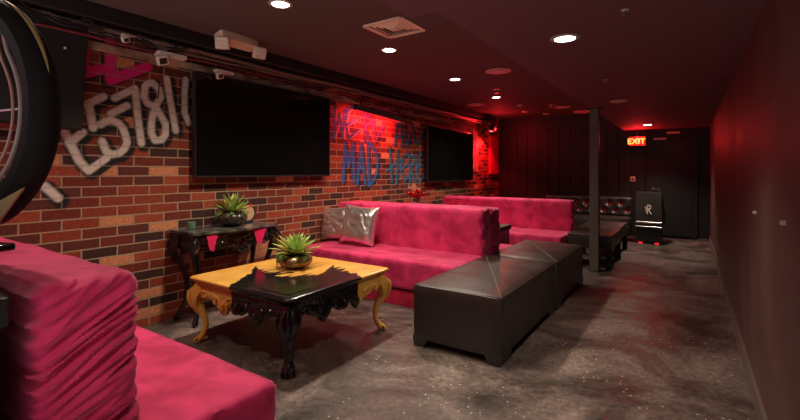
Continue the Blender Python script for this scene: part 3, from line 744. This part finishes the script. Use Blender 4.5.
ap = mm.build('apron', M['gloss'], t)
for sy in (-1, 1):
    mm = pierced(.28, .65, 5, .04); mm.v = [tuple(T(-.02, sy*(W2-.05), 0) @ Vector(p)) for p in mm.v]; mm.build('apron', M['gloss'], t)
for y, wd in ((-.29, .05), (.20, .07)):
    b = MB()
    b.add([(.182, y-wd, .757), (.182, y+wd, .757), (.182, y+wd*.25, .62), (.182, y-wd*.5, .64), (.176, y-wd, .757), (.176, y+wd, .757), (.176, y+wd*.25, .62), (.176, y-wd*.5, .64)],
          [(0, 1, 2, 3), (7, 6, 5, 4), (0, 4, 5, 1), (1, 5, 6, 2), (2, 6, 7, 3), (3, 7, 4, 0)])
    b.build('inlay', M['pink_paint'], t, smooth=False)['label'] = 'hot pink painted panels'

t2, zt, r0 = rosette('potted_succulent', 'spiky green succulent in a dark round pot on the black console', (-3.56, 2.46, .796), .215, M['dark_pot'], [(r*1.5, z*1.7) for r, z in bowl], 38, [M['leaf'], M['leaf_y'], M['leaf_dark']], GP, .022, 9, None)
trails(t2, zt, r0, 12, .07, M['leaf_dark'], 8)
t = thing('candle_cup', 'small green cup on the left end of the console table', 'cup', (-3.62, 2.10, .796))
b = MB(); b.lathe([(0, 0), (.026, 0), (.030, .004), (.033, .03), (.035, .066), (.031, .068), (.029, .03), (.0, .024)], 24); b.build('cup', M['green_glass'], t)
b = MB(); b.lathe([(0, .026), (.028, .026), (.028, .046), (0, .048)], 20); b.build('wax', M['soil'], t)
t = thing('display_disc', 'round dark rimmed tan disc standing behind the succulent on the console', 'ornament', (-3.68, 2.72, .796))
b = MB(); mtx = T(0, 0, .095) @ R3('Y', PI/2-.12)
b.lathe([(0, -.008), (.075, -.008), (.075, .008), (0, .008)], 32, M=mtx); b.build('face', M['tan'], t)
b = MB(); b.tube([tuple(mtx @ Vector((.082*math.cos(a), .082*math.sin(a), 0))) for a in [2*PI*i/32 for i in range(32)]], .011, 8, closed=True); b.build('rim', M['gloss'], t)
b = MB(); b.box(-.03, .03, -.05, .05, 0, .014, .003, 1); b.build('foot', M['gloss'], t)

# poinsettia in a vase on the side table
t = thing('poinsettia', 'dark red poinsettia in a small pot rising behind the sofa with silver cushions', 'plant', (-3.31, 5.36, .601))
t.scale = (1.22, 1.22, 1.22)
b = MB(); b.lathe([(0, 0), (.045, 0), (.06, .05), (.065, .16), (.058, .163), (0, .15)], 20); b.build('pot', M['dark_pot'], t)
random.seed(5)
b = MB(); b.tube([(0, 0, .14), (0, 0, .27)], .008, 6)
for k in range(5):
    a = k*1.256; b.tube([(0, 0, .2), (.06*math.cos(a), .06*math.sin(a), .30)], .005, 5)
b.build('stem', M['leaf_dark'], t)
for k in range(6):
    a = k*1.256; c = Vector((.075*math.cos(a), .075*math.sin(a), .285+.02*math.sin(k*3))) if k < 5 else Vector((0, 0, .325))
    b = MB()
    for q in range(11): leaf(b, c, q*2.4, .1+q*.07, .075, .018, .3)
    b.build('bloom', M['flower'], t)

# ================================================================= TELEVISIONS
def make_tv(y0, y1, z0, z1, label):
    w, h = y1-y0, z1-z0
    t = thing('television', label, 'television', (XL, (y0+y1)/2, z0), 0, 'wall televisions')
    b = MB(); b.box(.055, .098, -w/2, w/2, 0, h, .006, 2); b.build('housing', M['plastic'], t, smooth=False)
    b = MB(); b.box(.0985, .1005, -w/2+.012, w/2-.012, .018, h-.012); b.build('screen', M['screen'], t, smooth=False)
    b = MB(); b.box(.0, .056, -w*.2, w*.2, h*.25, h*.75, .004, 1); b.build('wall_bracket', M['metal_dark'], t, smooth=False)
    b = MB()
    fr = .006; b.box(.096, .103, -w/2, w/2, h-fr, h); b.box(.096, .103, -w/2, w/2, 0, fr*2); b.box(.096, .103, -w/2, -w/2+fr, 0, h); b.box(.096, .103, w/2-fr, w/2, 0, h)
    b.build('bezel', M['plastic'], t, smooth=False)
    return t
make_tv(2.18, 3.93, 1.25, 2.215, 'large black television on the brick wall above the console table')
make_tv(6.34, 8.17, 1.13, 2.095, 'large black television at the far end of the brick wall, reflecting red')

# hanging speaker in the near left corner of the brick wall
t = thing('wall_speaker', 'big flat black box hung high on the bricks left of the graffiti', 'speaker', (XL, .98, 1.62))
b = MB(); b.box(.03, .12, -.62, .33, 0, .78, .01, 2, M=R3('X', math.radians(-3))); b.build('housing', M['black_paint'], t, smooth=False)
b = MB(); b.box(.0, .04, -.3, .0, .3, .5); b.build('wall_bracket', M['metal_dark'], t, smooth=False)
b = MB(); b.lathe([(0, 0), (.008, 0), (.008, .004), (0, .004)], 12, M=T(.122, .22, .56) @ R3('Y', PI/2)); b.build('badge', M['white'], t)

# ================================================================= PIPES, CABLES ALONG THE WALL TOP
def tagobj(o, *a, **k): return tag(o, *a, **k)
for i, (x, z, r, m, y1, lb) in enumerate(((.20, 2.345, .014, 'conduit', 9.2, 'thin brown conduit, the middle one of the three pipes above the televisions'),
                                     (.19, 2.385, .022, 'conduit', 9.3, 'thick dark pipe tight under the black beam, topmost of the three'),
                                     (.225, 2.30, .009, 'conduit_red', 6.2, 'thin dark red conduit, lowest of the three pipes above the near television'))):
    b = MB(); pts = [(XL+x*.55+.01*math.sin(k*.9+i), YB+(y1-YB)*k/30, z+.006*math.sin(k*1.3+i*2)) for k in range(31)]
    b.tube(pts, r, 8); tag(b.build('conduit_pipe', M[m]), lb, 'pipe', 'pipes along the top of the brick wall')
random.seed(11)
tag_l = ['black cable sagging above the near television', 'black cable looping above the pink paint strokes', 'black cable looping above the red light bar', 'black cable sagging beside the red light bar', 'black cable above the far television',
         'black cable hanging above the white painted digits']
for i, (ya, yb, z0, sag) in enumerate(((2.2, 3.9, 2.36, .05), (.95, 2.0, 2.42, .04), (4.2, 5.2, 2.33, .07), (4.9, 6.2, 2.31, .05), (6.1, 8.2, 2.31, .06), (1.3, 2.1, 2.41, .05))):
    b = MB()
    for s in range(3):
        ph = random.random()*6
        b.tube([(XL+.13+.02*math.sin(k*.8+ph), ya+(yb-ya)*k/20, z0-.02*s-sag*math.sin(PI*k/20)*(1+.2*s)+.012*math.sin(k*1.7+ph)) for k in range(21)], .006, 6)
    tag(b.build('cable_bundle', M['cable']), tag_l[i], 'cable', 'cables along the top of the brick wall')
for i, (y, z, zz, lb) in enumerate(((1.90, 2.36, 1.93, 'thin black wire dropping down the bricks beside the painted digits'), (4.02, 2.36, 2.12, 'pair of thin wires dropping beside the near television'))):
    b = MB(); b.tube([(XL+.06, y, z), (XL+.03, y+.01, (z+zz)/2), (XL+.01, y, zz)], .005, 6)
    if i: b.tube([(XL+.06, y+.1, z), (XL+.03, y+.04, (z+zz)/2), (XL+.01, y+.16, zz)], .004, 6)
    tag(b.build('hanging_wire', M['cable']), lb, 'cable')
# small white flood lamp above the digits
def flood(y, z, label, s=1.):
    t = thing('flood_lamp', label, 'lamp', (XL+.12, y, z), 0, 'small unlit lamps on the wall beam')
    b = MB(); b.box(-.04*s, .05*s, -.10*s, .14*s, .0, .035*s, .006, 2); b.build('bracket', M['white'], t, smooth=False)
    b = MB(); mt = T(.04, -.07*s, -.045*s) @ R3('Y', .5) @ R3('X', .4); b.box(-.02, .02, -.045*s, .045*s, -.04*s, .04*s, .008, 2, M=mt); b.build('head', M['white'], t)
    b = MB(); b.box(.0205, .022, -.03*s, .03*s, -.026*s, .026*s, M=mt); b.build('lens', M['metal_dark'], t, smooth=False)
flood(1.93, 2.275, 'small pale flood lamp clipped under the beam above the painted digits')
flood(1.62, 2.36, 'small pale clamp lamp under the beam above the pink paint', .6)
flood(2.44, 2.235, 'small white lamp perched on top of the near television', .75)


# emergency light with two heads
t = thing('emergency_light', 'beige twin-head emergency light hanging below the black ceiling beam', 'lamp', (-3.45, 2.42, 2.47), math.radians(0))
b = MB(); b.box(-.06, .07, -.17, .21, -.01, .079, .012, 2, M=R3('Y', -.25)); b.build('housing', M['beige'], t)
for s, y in ((-1, -.17), (1, .22)):
    b = MB(); mt = T(.06, y, -.04) @ R3('Z', .25*s-.5) @ R3('Y', .35); b.box(-.03, .03, -.06, .06, -.055, .055, .014, 3, M=mt)
    h = b.build('lamp_head', M['beige'], t)
    b = MB()
    for i in range(3):
        for j in range(3): b.box(.0305, .034, -.048+.034*i, -.020+.034*i, -.044+.032*j, -.018+.032*j, .003, 1, M=mt)
    b.build('lens', M['white'], h, smooth=False)
b = MB(); b.tube([(0, 0, .06), (0, 0, .079)], .03, 12); b.build('mount', M['plastic'], t)

# red LED bar over the graffiti
M['red_strip'] = mat('red_led_strip', (.6, .02, .02), .4, emit=(1, .03, .05), estr=1.0)
t = thing('light_bar', 'long black light bar glowing red above the blue lettering', 'lamp', (-3.62, 4.90, 2.085))
t.rotation_euler = (math.radians(-3), 0, 0)
b = MB(); b.box(-.04, .04, -.58, .58, 0, .07, .008, 2); b.build('housing', M['plastic'], t, smooth=False)
b = MB(); b.box(-.022, -.012, -.53, .53, -.004, .0, .0); b.build('led_strip', M['red_strip'], t, smooth=False)
for y in (-.45, .45):
    b = MB(); b.tube([(0, y, .06), (-.03, y, .16), (-.07, y, .22)], .012, 8); b.build('hanger', M['metal_dark'], t)
d = bpy.data.lights.new('led_bar_light', 'AREA'); d.energy = 19; d.color = (1, .03, .04); d.shape = 'RECTANGLE'; d.size = .05; d.size_y = 1.0
o = bpy.data.objects.new('led_bar_light', d); C.objects.link(o); o.parent = t; o.location = (-.02, -.02, -.012); o.rotation_euler = (0, math.radians(36), 0)

# stage lamp in the far corner
t = thing('stage_lamp', 'red lit stage lamp clamped at the far end of the beam over the bricks', 'lamp', (-3.50, 8.72, 2.17))
b = MB(); b.lathe([(.05, 0), (.075, .01), (.08, .05), (.06, .14), (.03, .17), (0, .175)], 20, M=R3('Y', .25)); b.build('housing', M['metal_dark'], t)
b = MB(); b.lathe([(0, 0), (.06, 0), (.06, .012), (0, .012)], 20, M=T(0, 0, -.003)); b.build('lens', M['red_emit'], t)
b = MB(); b.tube([(-.09, 0, .07), (-.10, 0, .20), (-.02, 0, .28), (.08, 0, .20), (.09, 0, .07)], .010, 8); b.tube([(-.02, 0, .28), (-.02, 0, .375)], .012, 8); b.build('yoke', M['metal_dark'], t)
spot('stage_lamp_light', (0, 0, -.03), RED_POWER, (1, .02, .03), 120, .4, .05, (0, math.radians(14), 0), t)
d = bpy.data.lights.new('stage_lamp_spill', 'POINT'); d.energy = 13; d.color = (1, .02, .03); d.shadow_soft_size = .04
o = bpy.data.objects.new('stage_lamp_spill', d); C.objects.link(o); o.parent = t; o.location = (.13, -.02, .02)
# red panel and cable stand in that corner
t = thing('wall_panel', 'narrow red-lit panel on the bricks in the far left corner', 'panel', (XL, 9.47, 1.25))
b = MB(); b.box(0, .05, -.24, .26, 0, .86, .006, 2); b.build('panel_face', M['pink_paint'], t, smooth=False)
b = MB(); b.lathe([(0, 0), (.012, 0), (.012, .006), (0, .006)], 12, M=T(.05, .0, .64) @ R3('Y', PI/2)); b.build('button', M['white'], t)
b = MB(); b.tube([(XL+.10, 8.85, 1.25), (XL+.06, 8.87, 1.18), (XL+.05, 9.0, .9), (XL+.05, 9.05, .6)], .012, 6); b.tube([(XL+.06, 8.87, 1.16), (XL+.06, 9.3, 1.15), (XL+.06, 9.32, .95)], .010, 6)
tag(b.build('wall_cable', M['cable']), 'thick black cable bent down the red-lit bricks in the far corner', 'cable')

# ================================================================= CEILING FITTINGS
def downlight(x, y, z, label, power, angle=132):
    t = thing('downlight', label, 'lamp', (x, y, z), 0, 'recessed ceiling downlights')
    b = MB(); b.lathe([(.060, -.001), (.088, -.001), (.090, -.005), (.082, -.010), (.064, -.009), (.060, -.004)], 32); b.build('trim_ring', M['trim'], t)
    b = MB(); b.lathe([(0, -.007), (.066, -.007), (.066, -.002), (0, -.002)], 32); b.build('lens', M['lamp'], t)
    spot('downlight_light', (0, 0, -.03), power, angle=angle, blend=.85, r=.05, parent=t)
    return t
for x, y, lb in ((-2.52, 2.15, 'lit ceiling downlight at the top edge, above the coffee table'), (-2.55, 3.58, 'lit ceiling downlight beside the square vent'),
                 (-2.62, 5.21, 'lit ceiling downlight, third along the row over the sofas'), (-2.68, 6.84, 'lit ceiling downlight farthest along the row over the sofas')):
    downlight(x, y, ZC, lb, CAN_POWER)
downlight(-2.50, .66, ZC, 'lit ceiling downlight over the foreground sofa', CAN_POWER*.5)
downlight(-.65, 2.81, ZS, 'lit downlight in the lowered ceiling above the near ottoman', CAN_POWER*.62, 112)
downlight(-.62, 8.75, ZS, 'lit downlight in the lowered ceiling beside the exit sign', CAN_POWER*.75, 112)
downlight(-.62, .5, ZS, 'lit downlight in the lowered ceiling behind the viewer', CAN_POWER*.2, 112)
def disc(name, x, y, z, r, label, m='trim', hgt=.012):
    t = thing(name, label, 'speaker' if 'speaker' in name else 'detector', (x, y, z), 0, 'round ceiling discs')
    b = MB(); b.lathe([(0, -hgt), (r*.80, -hgt), (r*.86, -hgt*.75), (r*.86, -hgt*.75), (r, -hgt*.5), (r, -.0005), (0, -.0005)], 32); b.build('cover', M[m], t)
    b = MB(); b.tube([(r*.83*math.cos(a), r*.83*math.sin(a), -hgt*.95) for a in [2*PI*i/28 for i in range(28)]], .003, 5, closed=True); b.build('groove', M['metal_dark'], t)
M['speaker_grille'] = mat('speaker_grille', (.80, .50, .44), .6)
disc('ceiling_speaker', -1.97, 5.10, ZC, .155, 'large round pinkish ceiling speaker between the downlights and the lowered ceiling', 'speaker_grille')
disc('ceiling_speaker', -2.05, 8.60, ZC, .16, 'round ceiling speaker far back beside the red strobe', 'speaker_grille')
disc('ceiling_speaker', -.70, 5.67, ZS, .10, 'round disc in the lowered ceiling beyond the post top', 'speaker_grille')
disc('ceiling_speaker', -3.30, 7.40, ZC, .16, 'round ceiling disc glowing red above the far television', 'speaker_grille')
for x, y, r, lb in ((-2.63, 7.90, .06, 'small round detector, nearest of the far cluster on the dark ceiling'), (-2.80, 8.75, .07, 'small round detector beyond the first one, left on the dark ceiling'),
                    (-2.55, 9.35, .06, 'tiny round detector close to the back wall'), (-1.85, 9.45, .17, 'wide flat disc on the ceiling close to the back wall')):
    disc('smoke_detector', x, y, ZC, r, lb, 'speaker_grille', .03)
for x, y, z, lb in ((-2.42, 6.20, ZC, 'sprinkler head hanging above the third downlight'), (-1.35, 2.45, ZC, 'tiny sprinkler head near the corner of the lowered ceiling'),
                    (-.28, 2.50, ZS, 'tiny sprinkler head in the lowered ceiling near the top of the view'), (-.64, 4.28, ZS, 'tiny sprinkler head in the lowered ceiling before the post')):
    t = thing('sprinkler_head', lb, 'sprinkler', (x, y, z), 0, 'sprinkler heads')
    big = 1.6 if y > 6 else .7
    b = MB(); b.lathe([(.0, -.006), (.028*big, -.006), (.03*big, -.001), (0, -.001)], 16); b.build('rosette', M['trim'], t)
    b = MB(); b.tube([(0, 0, -.005), (0, 0, -.035*big)], .007*big, 8); b.lathe([(0, -.040*big), (.018*big, -.040*big), (.018*big, -.036*big), (0, -.036*big)], 12); b.build('nozzle', M['metal'], t)
t = thing('fire_strobe', 'red wedge-shaped fire strobe under the far ceiling', 'alarm', (-2.09, 8.05, ZC))
b = MB(); b.add([(-.09, -.05, -.001), (.09, -.05, -.001), (.09, .05, -.001), (-.09, .05, -.001), (-.04, -.025, -.09), (.04, -.025, -.09), (.04, .025, -.09), (-.04, .025, -.09)],
                [(0, 1, 2, 3), (7, 6, 5, 4), (0, 4, 5, 1), (1, 5, 6, 2), (2, 6, 7, 3), (3, 7, 4, 0)]); b.build('housing', M['flower'], t, smooth=False)
b = MB(); b.box(-.018, .018, -.045, -.02, -.06, -.03, .004, 1); b.build('lens', M['white'], t)
# air vent
t = thing('ceiling_vent', 'square cream ceiling air vent with stepped louvres', 'vent', (-2.12, 3.06, ZC), math.radians(0))
b = MB(); q = .185
for s in (-1, 1):
    b.box(-q, q, s*q-.022, s*q+.022, -.012, -.001, .003, 1); b.box(s*q-.022, s*q+.022, -q, q, -.012, -.001, .003, 1)
b.build('frame', M['vent'], t, smooth=False)
b = MB(); b.box(-q, q, -q, q, -.0025, -.001); b.build('backing', M['black_paint'], t, smooth=False)
for i, (r0, zz) in enumerate(((.150, -.012), (.110, -.016), (.070, -.018))):
    b = MB(); r1 = r0-.028; vs = [(-r0, -r0, -.003), (r0, -r0, -.003), (r0, r0, -.003), (-r0, r0, -.003), (-r1, -r1, zz), (r1, -r1, zz), (r1, r1, zz), (-r1, r1, zz)]
    vs += [(x, y, z+.003) for x, y, z in vs]
    fs = [(k, (k+1) % 4, (k+1) % 4+4, k+4) for k in range(4)]+[(k+8, k+12, (k+1) % 4+12, (k+1) % 4+8) for k in range(4)]+[(k, k+8, (k+1) % 4+8, (k+1) % 4) for k in range(4)]+[(k+4, (k+1) % 4+4, (k+1) % 4+12, k+12) for k in range(4)]
    b.add(vs, fs); b.build('louvre', M['vent'], t, smooth=False)
b = MB(); b.box(-.035, .035, -.035, .035, -.020, -.016, .002, 1); b.build('louvre', M['vent'], t, smooth=False)

# ================================================================= EXIT SIGN
t = thing('exit_sign', 'lit red exit sign on the back wall', 'sign', (-.86, 9.62, 1.81))
b = MB(); b.box(-.15, .15, -.03, .03, 0, .19, .008, 2); b.build('housing', M['plastic'], t, smooth=False)
b = MB(); b.box(-.14, .14, -.0325, -.030, .01, .18); b.build('face', M['exit_face'], t, smooth=False)
def text_mesh(s, size, loc, m, parent, ext=.003):
    c = bpy.data.curves.new('letters', 'FONT'); c.body = s; c.size = size; c.extrude = ext; c.align_x = 'CENTER'; c.offset = size*.02
    o = bpy.data.objects.new('tmp', c); C.objects.link(o); bpy.context.view_layer.update()
    me = bpy.data.meshes.new_from_object(o.evaluated_get(bpy.context.evaluated_depsgraph_get())); bpy.data.objects.remove(o)
    me.materials.clear(); me.materials.append(m)
    q = bpy.data.objects.new('letters', me); C.objects.link(q); q.parent = parent; q.location = loc; q.rotation_euler = (PI/2, 0, 0); return q
text_mesh('EXIT', .150, (-.014, -.034, .042), M['exit_text'], t)
b = MB(); b.add([(.118, -.036, .095), (.100, -.036, .075), (.100, -.036, .115), (.118, -.032, .095), (.100, -.032, .075), (.100, -.032, .115)], [(0, 1, 2), (5, 4, 3), (0, 3, 4, 1), (1, 4, 5, 2), (2, 5, 3, 0)])
b.build('arrow', M['exit_text'], t, smooth=False)
b = MB(); b.tube([(0, 0, .19), (0, 0, .328)], .012, 8); b.build('stem', M['plastic'], t)
d = bpy.data.lights.new('exit_glow', 'POINT'); d.energy = 15; d.color = (1, .02, .03); d.shadow_soft_size = .05
o = bpy.data.objects.new('exit_glow', d); C.objects.link(o); o.parent = t; o.location = (0, -.10, .12)

# small fittings on the back and right walls
for x, z, lb in ((-.49, 1.95, 'small beige bar on the back wall, the lower of two beside the exit sign'), (-.27, 2.06, 'small beige bar on the back wall, the higher of two beside the exit sign')):
    b = MB(); b.box(x-.11, x+.11, YF-.04, YF-.001, z-.02, z+.02, .005, 2)
    tag(b.build('door_closer', M['beige'], smooth=False), lb, 'fitting', 'beige bars on the back wall')
t = thing('wall_switch', 'small pale switch plate on the boards below the exit sign', 'switch', (-.96, YF-.019, 1.16))
b = MB(); b.box(-.045, .045, -.012, 0, -.05, .05, .004, 2); b.build('plate', M['beige'], t)
b = MB(); b.box(-.02, .02, -.018, -.012, -.03, .01, .003, 1); b.build('rocker', M['plastic'], t)
b = MB(); b.lathe([(0, 0), (.03, 0), (.028, .012), (0, .012)], 16, M=R3('X', PI/2)); b.tube([(0, -.01, 0), (0, -.05, 0), (.03, -.055, -.01), (.11, -.055, -.012)], .012, 8); b.build('door_handle', M['metal'], door).location = (-.60, YF-.03, .97)
for y, z, lb in ((3.13, 1.07, 'small pale peg on the right wall, the farther of two'), (2.24, 1.10, 'small pale peg on the right wall, the nearer of two')):
    b = MB(); b.lathe([(0, 0), (.010, 0), (.010, .016), (0, .018)], 12, M=T(XR, y, z) @ R3('Y', -PI/2))
    tag(b.build('wall_peg', M['white']), lb, 'peg', 'pegs on the right wall')

# ================================================================= FAR BENCH AND CABINET
t = thing('tufted_bench', 'black buttoned leather bench against the back wall, glowing red', 'bench', (-1.75, 9.35, 0))
b = soft_box(-.85, .82, -.42, .1, .1, .44, .04, .06); b.build('seat', M['leather'], t)
tufts = []
for r in range(2):
    for k in range(8-r): tufts.append((-.78+.215*k+(.107 if r else 0), .55 if r == 0 else .69))
def tuft(p, n):
    if n.y > -.5: return n*0
    d = min(math.hypot(p.x-a, p.z-c) for a, c in tufts)
    return Vector((0, .05*math.exp(-(d/.045)**2)-.028*min(1, d/.1), 0))
soft_box(-.85, .82, .10, .30, .44, .81, .05, .022, tuft).build('backrest', M['leather'], t)
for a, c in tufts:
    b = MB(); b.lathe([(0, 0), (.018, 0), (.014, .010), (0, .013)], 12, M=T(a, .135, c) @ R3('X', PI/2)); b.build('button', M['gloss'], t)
    b = MB(); b.tube([(a+.042*math.cos(q*.45), .118, c+.034*math.sin(q*.45)) for q in range(14)], .014, 6, closed=True); b.build('red_glint_ring', M['flower'], t)  # red reflections in the tufts, put in as coloured rings
for x in (-.75, .72):
    b = MB(); b.lathe([(.02, 0), (.03, .1), (0, .1)], 12, M=T(x, -.34, 0)); b.build('leg', M['metal_dark'], t)
    b = MB(); b.lathe([(.02, 0), (.03, .1), (0, .1)], 12, M=T(x, .02, 0)); b.build('leg', M['metal_dark'], t)

t = thing('cabinet', 'black cabinet with a slanted upper panel bearing a white emblem', 'cabinet', (-.625, 9.15, 0))
b = MB(); b.box(-.21, .21, -.2, .2, .03, .36, .01, 2); b.build('body', M['plastic'], t, smooth=False)
b = MB(); b.box(-.205, .205, -.215, -.2, .30, .32, .002, 1); b.box(-.205, .205, -.215, -.2, .37, .40, .002, 1); b.build('edge_strip', M['metal'], t, smooth=False)
b = MB(); b.add([(-.21, -.2, .36), (.21, -.2, .36), (.26, .2, .36), (-.21, .2, .36), (-.20, -.12, .93), (.20, -.12, .93), (.20, .12, .93), (-.20, .12, .93)],
                [(3, 2, 1, 0), (4, 5, 6, 7), (0, 1, 5, 4), (1, 2, 6, 5), (2, 3, 7, 6), (3, 0, 4, 7)])
b.build('upper_panel', M['leather'], t, smooth=False)
mt = T(0, -.172, .62) @ R3('X', PI/2-math.atan(.08/.57))
b = MB()
for p in ([(-.015, .085), (-.015, -.085)], [(-.015, .08), (.035, .06), (.035, .02), (-.01, .0)], [(0, 0), (.045, -.085)], [(-.05, .05), (-.035, -.02)], [(-.045, -.05), (0, -.03)]):
    b.tube([(x, y, 0) for x, y in p], .009, 6, M=mt)
b.build('emblem', M['white'], t)
for s in (-1, 1):
    b = MB(); b.lathe([(0, 0), (.035, 0), (.035, .03), (0, .03)], 16, M=T(s*.13, -.17, 0)); b.build('foot_lamp', M['red_glow'], t)

# ================================================================= NEAR LEFT: BLACK CABINET AND WHEEL
t = thing('black_cabinet', 'black stepped cabinet behind the foreground sofa in the lower left corner', 'cabinet', (-1.75, .10, 0))
b = MB(); b.box(-1.5, .36, -.35, .20, 0, .93, .004, 1); b.build('body', M['plastic'], t, smooth=False)
b = MB(); b.box(-1.52, .40, -.37, .23, .93, 1.00, .004, 2); b.build('counter', M['plastic'], t, smooth=False)
b = MB(); b.box(-1.5, .16, -.35, .21, 1.00, 1.05, .004, 2); b.build('shelf', M['plastic'], t, smooth=False)
b = MB(); b.tube([(-1.52, .232, .997), (.402, .232, .997), (.402, -.37, .997)], .0025, 5); b.build('edge_strip', M['metal_dark'], t)
M['matte'] = mat('matte_black', (.010, .009, .010), .8, spec=.2)
t = thing('prize_wheel', 'big black pinstriped wheel with gold edging at the left edge of the view', 'wheel', (-1.92, .38, 1.49), math.radians(15))
def hoop(m, r, w, n=64, pointy=0, y=0, a0=0, a1=2*PI, rr=None):
    pts = []
    cl = abs(a1-a0-2*PI) < 1e-6
    for i in range(n if cl else n+1):
        a = a0+(a1-a0)*i/n; q = r*(1+pointy*math.exp(-((math.atan2(math.sin(a-.95), math.cos(a-.95)))/.16)**2))
        pts.append((q*math.cos(a), y, q*math.sin(a)))
    m.tube(pts, rr or w, 8, closed=cl)
WR = .355
b = MB(); n = 64
b.lathe([(WR*.86, -.035), (WR*.98, -.045), (WR*1.05, -.02), (WR*1.06, .0), (WR*1.05, .02), (WR*.98, .045), (WR*.86, .035), (WR*.86, -.035)], 72, M=R3('X', PI/2))
b.f = [f for f in b.f if len(f) < 10]; b.m = b.m[:len(b.f)]; b.build('tyre', M['matte'], t)
for r, wd, m in ((.86, .004, 'stripe_p'), (.76, .006, 'stripe'), (.66, .004, 'stripe_p')):
    b = MB(); hoop(b, WR*r, wd, pointy=.13, y=-.02); b.build('pinstripe_hoop', M[m], t)
for a in (0.02, PI/3, 2*PI/3):
    b = MB(); b.tube([(-WR*.82*math.cos(a), 0, -WR*.82*math.sin(a)), (WR*.82*math.cos(a), 0, WR*.82*math.sin(a))], .006, 8); b.build('spoke', M['gloss'], t)
b = MB(); b.lathe([(0, -.03), (.03, -.03), (.035, 0), (.03, .03), (0, .03)], 20, M=R3('X', PI/2)); b.build('hub', M['gloss'], t)
b = MB(); hoop(b, WR*1.06, .01, 30, a0=.28, a1=1.2, rr=[.001+.006*math.sin(PI*i/30)**.7 for i in range(31)]); b.build('gold_flourish', M['gold'], t)['label'] = 'worn gold streak along the rim'
b = MB(); mt = T(0, 0, 0)
b.add([(WR*.98*math.cos(a), y, WR*.98*math.sin(a)) if q else (WR*1.14*math.cos(a), y, WR*1.14*math.sin(a)) for y in (-.048, -.042) for a, q in ((-.62, 0), (-.95, 1), (-1.02, 0))], [(0, 1, 2), (5, 4, 3), (0, 3, 4, 1), (1, 4, 5, 2), (2, 5, 3, 0)])
b.build('gold_badge', M['gold'], t, smooth=False)
b = MB(); b.box(-.16, .16, -.15, .03, -.438, -.415, .004, 1); b.tube([(0, -.03, -.42), (0, 0, -.36)], .02, 8); b.build('stand', M['gloss'], t)
